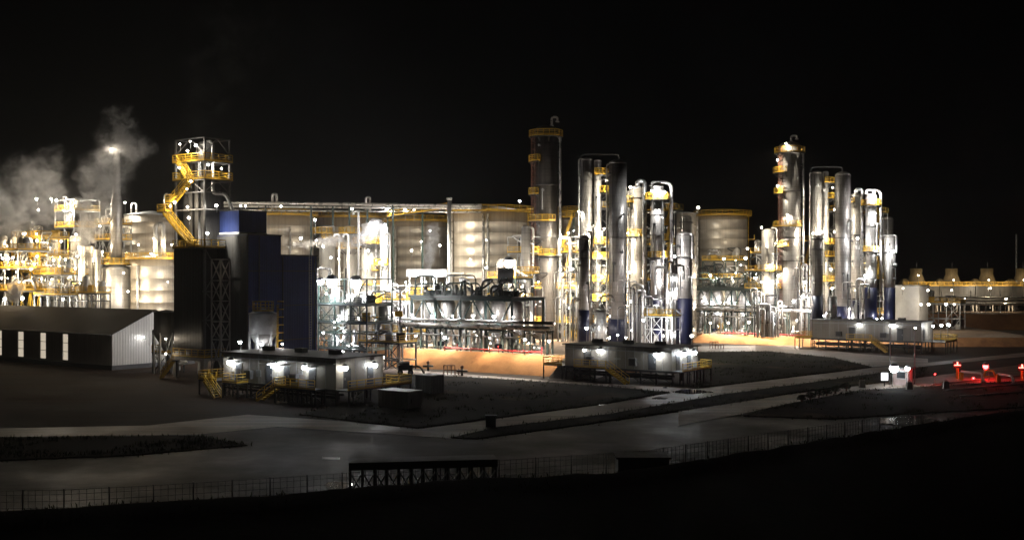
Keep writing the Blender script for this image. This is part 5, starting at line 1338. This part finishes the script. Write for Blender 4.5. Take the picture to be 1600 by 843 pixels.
# concrete apron on the end of the nearer bank
ap = MB(); t0, t1 = Vector((7.6, 163.6, ZA - .15)), Vector((11.5, 168.5, ZA - .15)); 
ap.hexa([Vector((5.2, 160.0, -.05)), Vector((11.8, 158.8, -.05)), Vector((14.5, 165.5, -.05)), Vector((9, 166.5, -.05)), Vector((7.9, 163.6, ZA+.05)), Vector((9.6, 163.2, ZA+.05)), Vector((12.6, 168.4, ZA+.05)), Vector((10.5, 168.8, ZA+.05))])
kind(obj('bank_apron', ap, 'precast'), 'structure')
# dark rack, hut and things at the foot of the black slope
p0, p1 = at(545, 722, 73.5), at(777, 718, 75)
rk = thing('open_rack', (p0.x, p0.y, 0), 'long dark roofed rack with crossed braces just beyond the black slope', 'rack')
L_ = p1 - p0; d = Vector((L_.x, L_.y, 0)).normalized(); s_ = Vector((-d.y, d.x, 0)); ln = Vector((L_.x, L_.y, 0)).length; zt = p0.z
b0_ = Vector((p0.x, p0.y, 0))
obj('roof', MB().hexa([b0_ - s_*.2 + ZV*(zt-.5), b0_ + d*ln - s_*.2 + ZV*(zt-.5), b0_ + d*ln + s_*1.8 + ZV*(zt-.5), b0_ + s_*1.8 + ZV*(zt-.5), b0_ - s_*.2 + ZV*zt, b0_ + d*ln - s_*.2 + ZV*zt, b0_ + d*ln + s_*1.8 + ZV*zt, b0_ + s_*1.8 + ZV*zt]), 'black_rubber', rk)
n = 12
br = MB()
for i in range(n + 1):
    q = b0_ + d*(.1 + (ln-.2)*i/n)
    obj('post', MB().bar(q, q + ZV*(zt-.503), .12), 'dark_steel', rk); obj('post', MB().bar(q + s_*1.6, q + s_*1.6 + ZV*(zt-.503), .12), 'dark_steel', rk)
    if i < n:
        q2 = b0_ + d*(.1 + (ln-.2)*(i+1)/n); br.bar(q + ZV*.4, q2 + ZV*(zt-.7), .08); br.bar(q2 + ZV*.4, q + ZV*(zt-.7), .08)
obj('bracing', br, 'galvanised', rk)
hp = at(1045, 716, 78); hu = thing('hut', (hp.x, hp.y, 0), 'low black flat hut just beyond the black slope', 'hut')
hc_ = (hp.x, hp.y)
obj('wall', MB().box((hp.x-1.8, hp.y+1, hp.z/2), (3.6, 2.2, hp.z-.004)), 'door_dark', hu)
obj('roof', MB().box((hp.x-1.8, hp.y+1, hp.z+.06), (3.9, 2.5, .12)), 'black_rubber', hu)
obj('door', MB().box((hp.x-.8, hp.y-.13, 1.0), (.9, .05, 1.9)), 'dark_steel', hu)
# ================================================================== LAMPS
def lw(p, host, **k):                # lamp at a world point
    return lamp(800 + p.x/p.y*F, HZ + (CAMZ - p.z)/p.y*F, p.y, host, **k)
def pu(px, c):
    k = (px - 800)/F; return (c[0] - k*c[1])/(.815 + k*.58)
def eave(c, pxs, face, z, host, W, **k):
    for px in pxs:
        if face == 'n': p = un(c, pu(px, c), -.55, z); arm = N*.56
        else: p = un(c, -.55, pxn(px, c), z); arm = U*.56
        lw(p, host, W=W, pole=None, arm=arm, order='h', **k)
h1_ = 'on the nearest stilt cabin wall'
eave(c1, (365, 433, 481), 'n', 4.3, h1_, 20, r=.46); eave(c1, (534, 580), 'u', 4.35, h1_, 18, r=.46)
h2_ = 'on the stilt cabin at the road corner'
eave(c2, (916, 939), 'n', 4.4, h2_, 15, r=.46); eave(c2, (1029,), 'n', 4.2, h2_, 18, r=.46); eave(c2, (1064, 1079), 'u', 4.25, h2_, 15, r=.46)
h3_ = 'on the far stilt cabin'
eave(c3, (1343, 1396), 'n', 5.3, h3_, 20, r=.5)
for x, y in ((1458, 509), (1471, 508), (1482, 507)): lamp(x, y, 213, h3_, W=60, r=.34, pole=gz(y, 213)-2.2, order='h')
def many(L, Y, host, W, kd='neutral', r=.24, pole=1.2, order='v', **k):
    for t in L: lamp(t[0], t[1], Y + (t[3] if len(t) > 3 else 0), host, W=t[2] if len(t) > 2 and t[2] else W, kindof=kd, r=r, pole=pole, order=order, **k)
many([(57, 311), (80, 311), (88, 313), (60, 328), (100, 329)], 231, 'in the steam on the tall grey frame', 500, 'neutral', .26)
many([(38, 365), (57, 365), (58, 376), (12, 384), (26, 410), (58, 400)], 208.5, 'on the yellow frames at the left edge', 210, 'warm', .26)
many([(4, 403, 300), (12, 404, 300), (20, 402, 300), (2, 434), (30, 440), (48, 420)], 202.5, 'in the lower left corner of the drying plant', 220, 'warm', .32)
many([(82, 400, 320), (93, 405, 300), (102, 405), (65, 435, 300), (81, 435, 300), (110, 432), (121, 400), (72, 418)], 215, 'on the frame left of the silver columns', 230, 'warm', .3)
many([(8, 466, 380), (35, 466, 380), (98, 467)], 207, 'low behind the shed roof', 240, 'neutral', .34, order='h')
many([(85, 368, 320), (119, 366, 260)], 218, 'above the pale vessel heads at the left', 500, 'warm', .26, order='h')
lamp(174, 233, 220, 'at the top of the grey stack in the steam', W=110, kindof='neutral', pole=1.0)
many([(156, 353), (160, 393), (167, 440, 350)], 222, 'left of the grey stack', 320, 'warm')
lamp(195, 316, 234, 'on the left tank roof edge', W=900, kindof='neutral', r=.36, pole=2.4)
many([(216, 382), (268, 382), (236, 396, 420), (240, 372, 400)], 217.5, 'in front of the left tank wall', 300, 'warm', .28)
many([(193, 426, 500), (200, 455, 400), (262, 440, 500), (278, 405, 500)], 213, 'shining on the lower broad tank at the left', 420, 'neutral', .2)
many([(281, 225, 260), (297, 221), (306, 227), (293, 236), (325, 257, 500), (298, 283), (292, 295), (280, 262), (346, 263), (273, 316, 260), (266, 322), (293, 323), (295, 340), (324, 364, 320), (338, 321)], 160.3, 'on the stair tower', 60, 'neutral', .22, 1.0)
many([(376, 321), (383, 321)], 168, 'on the blue rooftop plant room', 40, 'white', .22, 1.2, 'h')
many([(409, 537), (441, 537), (375, 534)], 145, 'below the hopper silo', 99, 'white', .26, 3.0, 'h')
many([(259, 529, 90), (259, 552, 40)], 164, 'between the shed gable and the stair tower', 200, 'neutral', .24, 3.4)
many([(439, 322), (550, 326), (604, 327), (633, 327), (647, 328), (812, 314, 260)], 234, 'along the overhead pipe above the tanks', 160, 'white', .3, 2.4, 'h')
many([(492, 343), (579, 348), (602, 351), (587, 364, 420)], 208.5, 'on masts around the steam cloud', 260, 'white', .28, 3.0)
many([(501, 440, 1300), (519, 441, 1800), (556, 442, 2200)], 178.2, 'strong on the dark green frame', 1500, 'white', .95, 1.6, 'h')
many([(494, 375), (517, 402), (529, 404), (575, 391), (573, 417), (594, 410), (586, 440, 260), (540, 470, 300), (600, 455, 260), (505, 385, 260), (470, 372, 260)], 208, 'between the white columns', 190, 'neutral', .26)
many([(535, 532), (512, 556), (560, 552), (528, 500, 500), (552, 500, 500)], 181, 'low inside the dark green frame', 260, 'white', .26)
many([(658, 377, 800), (687, 383, 600), (643, 391, 700), (672, 360, 800)], 226, 'before the middle tanks above the canopy', 300, 'neutral', .26, 2.4)  # topmost one added to brighten the dark tank behind
many([(640, 445, 500), (665, 440, 500), (690, 444, 500)], 196.5, 'under the white canopy', 500, 'white', .24, 1.0, 'h')
line_lamps((0, 175), -1.2, [(644, 492), (675, 493), (707, 493), (739, 493), (772, 494), (802, 495)], 'below the deck before the widest tank', 330, 7.4)
line_lamps(cA, -.6, [(650, 524), (695, 527), (765, 527), (820, 530), (858, 532)], 'near the ground below the nearer pipe rack', 380, ZA, 'neutral', .26)
lamp(621, 535, 176, 'on the low dark pipe frame', W=300, kindof='neutral', r=.26, pole=gz(535, 176))
lamp(795, 411, 190, 'big above the grey duct box', W=1500, kindof='neutral', r=.9, pole=1.8)
many([(760, 418), (720, 438), (690, 452), (745, 452)], 188, 'among the pipes on the nearer deck', 110, 'white', .2, 1.2, 'h')
many([(760, 375, 500), (735, 405, 500)], 219, 'facing the widest tank', 500, 'neutral', .16, 1.2, 'h')
many([(948, 282, 420), (931, 357, 600), (944, 357, 600), (938, 400), (941, 432), (940, 462, 500)], 201.6, 'on yellow platforms by the nearer twin columns', 420, 'neutral', .26)
many([(985, 292, 420), (981, 364), (984, 425), (985, 470)], 199, 'left of the slim column with hooked pipe', 360, 'neutral', .26)
many([(1018, 298, 420), (1038, 300, 420), (1054, 400), (1040, 440), (1046, 485), (1040, 520)], 192.8, 'on the yellow crowned column', 320, 'white', .26)
many([(888, 364), (876, 368), (904, 330, 200), (893, 420, 1100), (878, 428, 600), (880, 470, 600), (866, 505)], 205.5, 'right of the tallest dark column', 420, 'neutral', .28)
many([(841, 440, 500), (838, 475, 500), (829, 395, 400), (832, 510)], 203, 'left of the foot of the tallest dark column', 400, 'neutral', .18)
many([(952, 527, 400), (978, 527, 300), (1036, 524), (1081, 524), (917, 512), (1005, 500)], 181, 'low in front of the nearer blue skirts', 280, 'white', .28, 2.4, 'h')
many([(1091, 324, 300)], 262, 'on the left edge of the lone round tank', 300, 'neutral', .36, 2.0)
many([(1131, 404, 1200), (1165, 403, 500), (1168, 388, 200), (1110, 430, 500), (1180, 434, 900), (1195, 436, 700)], 250, 'in front of the lone round tank', 500, 'neutral', .4, 1.8, 'h')
many([(1228, 224, 420), (1215, 250), (1215, 290), (1230, 335, 520), (1212, 380), (1216, 430, 500)], 239, 'on the lit farther tall column', 260, 'neutral', .32, 1.0)
many([(1190, 355), (1203, 415, 600), (1190, 440, 500)], 233, 'on the short bright column in the farther group', 340, 'neutral', .3)
many([(1301, 293), (1304, 327), (1284, 362, 500), (1270, 364), (1304, 362, 500), (1298, 420), (1300, 450, 600)], 238, 'between the farther twin columns', 380, 'neutral', .3)
many([(1376, 303, 500), (1366, 300, 500), (1367, 333), (1374, 388), (1397, 392), (1340, 372), (1352, 430)], 230.5, 'around the farther yellow crowned column', 300, 'white', .3)
line_lamps((57.5, 241), -1.0, [(1098, 470), (1112, 472), (1125, 472), (1148, 473), (1168, 474), (1190, 470)], 'in the row below the farther deck', 420, 8.2)
line_lamps((57.5, 241), -3.6, [(1110, 504), (1138, 504, 500), (1170, 503, 500), (1195, 500), (1210, 505)], 'near the ground below the farther pipe rack', 420, ZB, 'neutral', .3)
many([(1245, 500), (1270, 490)], 238.5, 'at the foot of the lit tall column', 360, 'neutral', .3, 2.4, 'h')
many([(1288, 493), (1306, 500), (1325, 500), (1378, 497), (1370, 498), (1240, 470, 500), (1258, 440, 500)], 230, 'low before the farther blue skirts', 260, 'white', .3, 2.4, 'h')
many([(1411, 450), (1450, 453), (1487, 453), (1439, 475), (1451, 475), (1478, 475), (1491, 475)], 258, 'beside the white pump house', 80, 'neutral', .34, 1.6, 'h')
many([(1548, 450), (1424, 466), (1462, 470), (1508, 466), (1530, 470), (1572, 466), (1435, 430), (1490, 437), (1545, 437), (1600, 437)], 324, 'before the cooling tower cells', 480, 'warm', .28, 6.0, 'h')  # several of these added for more light on the cells
r9 = random.Random(77)
def sprinkle(x0, x1, y0, y1, Y, n, host, W, kd='neutral', r=.17, order='v'):  # extra lamps at random spots, added to fill the dark gaps
    for i in range(n):
        lamp(x0 + (x1-x0)*r9.random(), y0 + (y1-y0)*(i + .8*r9.random())/n, Y + r9.uniform(-2, 2), host, W=W*r9.uniform(.5, 1.4), kindof=kd, r=r*r9.uniform(.8, 1.3), pole=1.0, order=order)
sprinkle(976, 1012, 400, 500, 213, 6, 'added on yellow decks behind the broad grey column', 300)
sprinkle(1040, 1058, 410, 530, 190, 5, 'added between the two darkest blue skirts', 170, 'white')
sprinkle(876, 904, 345, 490, 211, 6, 'added on platforms by the tallest dark column', 280)
sprinkle(504, 572, 450, 552, 180, 9, 'added within the dark green frame', 170, 'white')
sprinkle(604, 640, 436, 530, 194, 7, 'added along the pale pipes left of the canopy', 240, 'white')
sprinkle(1330, 1362, 396, 490, 247, 6, 'added on yellow decks behind the farther columns', 300)
sprinkle(1184, 1222, 420, 500, 236, 6, 'added on frame left of the lit tall column', 260)
sprinkle(1104, 1172, 404, 462, 259, 7, 'added on the frame before the lone round tank', 260)
sprinkle(0, 60, 384, 458, 206, 11, 'added around the leftmost yellow decks', 140, 'warm')
sprinkle(62, 120, 372, 456, 215, 10, 'added around the decks left of the silver columns', 150, 'warm')
sprinkle(806, 834, 440, 540, 194, 6, 'added before the foot of the tallest dark column', 220)
sprinkle(930, 1010, 480, 530, 188, 5, 'added above the cabin at the road corner', 160, 'white')
sprinkle(1250, 1345, 440, 505, 233, 7, 'added on the pipes among the farther skirts', 200)
line_lamps((0, 175), 5.5, [(668, 532), (690, 520), (716, 536), (741, 518), (766, 536), (790, 524)], 'added among the pumps under the nearer deck', 190, ZA, 'neutral', .16)  # this row and the next are extra lamps added under the decks
line_lamps((57.5, 241), 5.5, [(1102, 492), (1122, 510), (1146, 490), (1164, 512), (1186, 494), (1204, 510)], 'added among the pumps under the farther deck', 240, ZB, 'neutral', .18)
lamp(1397, 575, 147, 'strong beside the gate booth', W=14, r=.6, pole=gz(575, 147), order='h')
lamp(1418, 575, 147.4, 'strong beside the gate booth', W=10, r=.5, pole=gz(575, 147.4), order='h')
lamp(1392, 508, 150.5, 'on a tall pole behind the gate booth', W=70, r=.3, pole=gz(508, 150.5), order='h')
lamp(1430, 512, 151, 'on a tall pole behind the gate booth', W=25, r=.22, pole=gz(512, 151), order='h')
lamp(1540, 572, 157, 'strong over the yellow stand at the gate', W=260, kindof='red', r=.4, pole=gz(572, 157))
lamp(1461, 584, 150, 'small beside the kerb of the gate road', W=25, kindof='red', r=.16, pole=gz(584, 150))
lamp(1521, 590, 158, 'small under the white barrier pipe', W=30, kindof='red', r=.18, pole=gz(590, 158))
gp_ = un(sc_, -.9, 5.2, 5.0); lw(gp_, 'on the gable wall of the grey shed', W=22, r=.14, pole=None, arm=U*.8)
label_lamps()
# ================================================================== STEAM
def steam(label, blobs, dens, ns, name='steam', warp=5.0, thr=.46, col=(.98, .97, .96), step=.5, fill=0):
    """one cloud of steam; blobs are (x, y, distance, radius in metres) along the plume"""
    cs = [(at(x, y, Y), r) for x, y, Y, r in blobs]
    if fill: cs = [(a[0].lerp(b[0], k/fill), a[1] + (b[1]-a[1])*k/fill) for a, b in zip(cs, cs[1:]) for k in range(fill)] + cs[-1:]
    mn = [min(c[i] - r*1.25 for c, r in cs) for i in range(3)]; mx_ = [max(c[i] + r*1.25 for c, r in cs) for i in range(3)]
    m = bpy.data.materials.new('steam'); m.use_nodes = True; t = m.node_tree; nd = t.nodes; nd.clear(); L = t.links.new
    out = nd.new('ShaderNodeOutputMaterial'); pv = nd.new('ShaderNodeVolumePrincipled'); L(pv.outputs[0], out.inputs['Volume'])
    pv.inputs['Color'].default_value = (*col, 1); pv.inputs['Anisotropy'].default_value = .15
    tcn = nd.new('ShaderNodeTexCoord')
    nz = nd.new('ShaderNodeTexNoise'); nz.inputs['Scale'].default_value = ns; nz.inputs['Detail'].default_value = 5; nz.inputs['Roughness'].default_value = .6
    L(tcn.outputs['Object'], nz.inputs['Vector'])
    sb = nd.new('ShaderNodeVectorMath'); sb.operation = 'SUBTRACT'; L(nz.outputs['Color'], sb.inputs[0]); sb.inputs[1].default_value = (.5, .5, .5)
    sc = nd.new('ShaderNodeVectorMath'); sc.operation = 'SCALE'; L(sb.outputs[0], sc.inputs[0]); sc.inputs['Scale'].default_value = warp*2
    ad = nd.new('ShaderNodeVectorMath'); ad.operation = 'ADD'; L(tcn.outputs['Object'], ad.inputs[0]); L(sc.outputs[0], ad.inputs[1])
    base = Vector(((mn[0]+mx_[0])/2, (mn[1]+mx_[1])/2, mn[2])); acc = None
    for c, r in cs:
        ds = nd.new('ShaderNodeVectorMath'); ds.operation = 'DISTANCE'; L(ad.outputs[0], ds.inputs[0]); ds.inputs[1].default_value = c - base
        mr = nd.new('ShaderNodeMapRange'); mr.interpolation_type = 'SMOOTHSTEP'; mr.inputs[1].default_value = r*.1; mr.inputs[2].default_value = r*1.15; mr.inputs[3].default_value = 1; mr.inputs[4].default_value = 0
        L(ds.outputs['Value'], mr.inputs[0])
        if acc is None: acc = mr.outputs[0]
        else:
            q = nd.new('ShaderNodeMath'); q.operation = 'MAXIMUM'; L(acc, q.inputs[0]); L(mr.outputs[0], q.inputs[1]); acc = q.outputs[0]
    nzb = nd.new('ShaderNodeTexNoise'); nzb.inputs['Scale'].default_value = ns*1.9; nzb.inputs['Detail'].default_value = 4; nzb.inputs['Roughness'].default_value = .52; L(ad.outputs[0], nzb.inputs['Vector'])
    n2 = nd.new('ShaderNodeMapRange'); n2.inputs[1].default_value = thr; n2.inputs[2].default_value = thr + .2; n2.inputs[3].default_value = .04; n2.inputs[4].default_value = 1; L(nzb.outputs['Fac'], n2.inputs[0])
    q = nd.new('ShaderNodeMath'); q.operation = 'MULTIPLY'; L(acc, q.inputs[0]); L(n2.outputs[0], q.inputs[1])
    q2 = nd.new('ShaderNodeMath'); q2.operation = 'MULTIPLY'; L(q.outputs[0], q2.inputs[0]); q2.inputs[1].default_value = dens
    L(q2.outputs[0], pv.inputs['Density'])
    m.cycles.volume_step_rate = step
    mb = MB().box([(a+b)/2 for a, b in zip(mn, mx_)], [b-a for a, b in zip(mn, mx_)])
    o = obj(name, mb, m, None, base)
    o['label'] = label; o['category'] = 'steam'; o['kind'] = 'stuff'
    return o
steam('grey steam plume climbing past the grey stack', [(130, 378, 216, 2.2), (136, 356, 216, 3.0), (143, 332, 216, 4.0), (152, 308, 217, 4.6), (163, 284, 218, 4.9), (174, 260, 219, 5.0), (183, 236, 219, 4.6), (190, 212, 220, 4.0), (188, 190, 221, 3.2), (210, 228, 222, 3.6)], .8, .2)
steam('broad steam cloud drifting over the yellow frames at the left edge', [(18, 362, 212, 4.4), (42, 340, 214, 5.4), (8, 330, 214, 6.2), (68, 322, 216, 4.8), (58, 294, 217, 5.0), (82, 304, 217, 4.0), (-30, 330, 214, 7.4), (76, 256, 219, 3.8), (36, 272, 218, 3.6)], .55, .19)
steam('white steam jet blowing left from the broad white column', [(588, 352, 211, 1.7), (580, 364, 211, 1.8), (566, 374, 211, 1.5), (550, 381, 211.5, 1.2), (532, 386, 211.5, .9)], 2.2, .6, warp=1.6, thr=.40, fill=3)
steam('thin white steam jet crossing before the tank right of the blue building', [(530, 374, 211, 1.1), (512, 377, 211, 1.1), (494, 379.5, 211, 1.0), (474, 382, 211, .8), (454, 385, 211, .5)], 2.6, .7, warp=1.3, thr=.40, fill=4)
steam('narrow upright steam wisp above the canopy', [(668, 420, 214, .9), (671, 405, 214, 1.2), (674, 388, 214, 1.4), (676, 372, 214, 1.5), (678, 357, 214, 1.3)], 2.0, .6, warp=1.4, thr=.40, fill=3)
steam('low white steam puff near the ground at the left edge', [(22, 462, 199, 1.6), (25, 450, 199.5, 1.6), (28, 440, 200, 1.2)], 2.5, .6, warp=.8, thr=.36)
steam('faint steam trail high above the stair tower', [(318, 190, 205, 4), (325, 150, 207, 6), (338, 110, 210, 8), (352, 75, 213, 9), (380, 45, 216, 10)], .012, .12, warp=4, step=1)
# ================================================================== NIGHT HAZE
hz = bpy.data.materials.new('haze'); hz.use_nodes = True; t = hz.node_tree; t.nodes.clear()
o_ = t.nodes.new('ShaderNodeOutputMaterial'); v_ = t.nodes.new('ShaderNodeVolumePrincipled')
v_.inputs['Color'].default_value = (.92, .92, .92, 1); v_.inputs['Density'].default_value = .00026; v_.inputs['Anisotropy'].default_value = .6
t.links.new(v_.outputs[0], o_.inputs['Volume'])
kind(obj('haze', MB().box((0, 405, 39), (1240, 1010, 82)), hz), 'stuff')
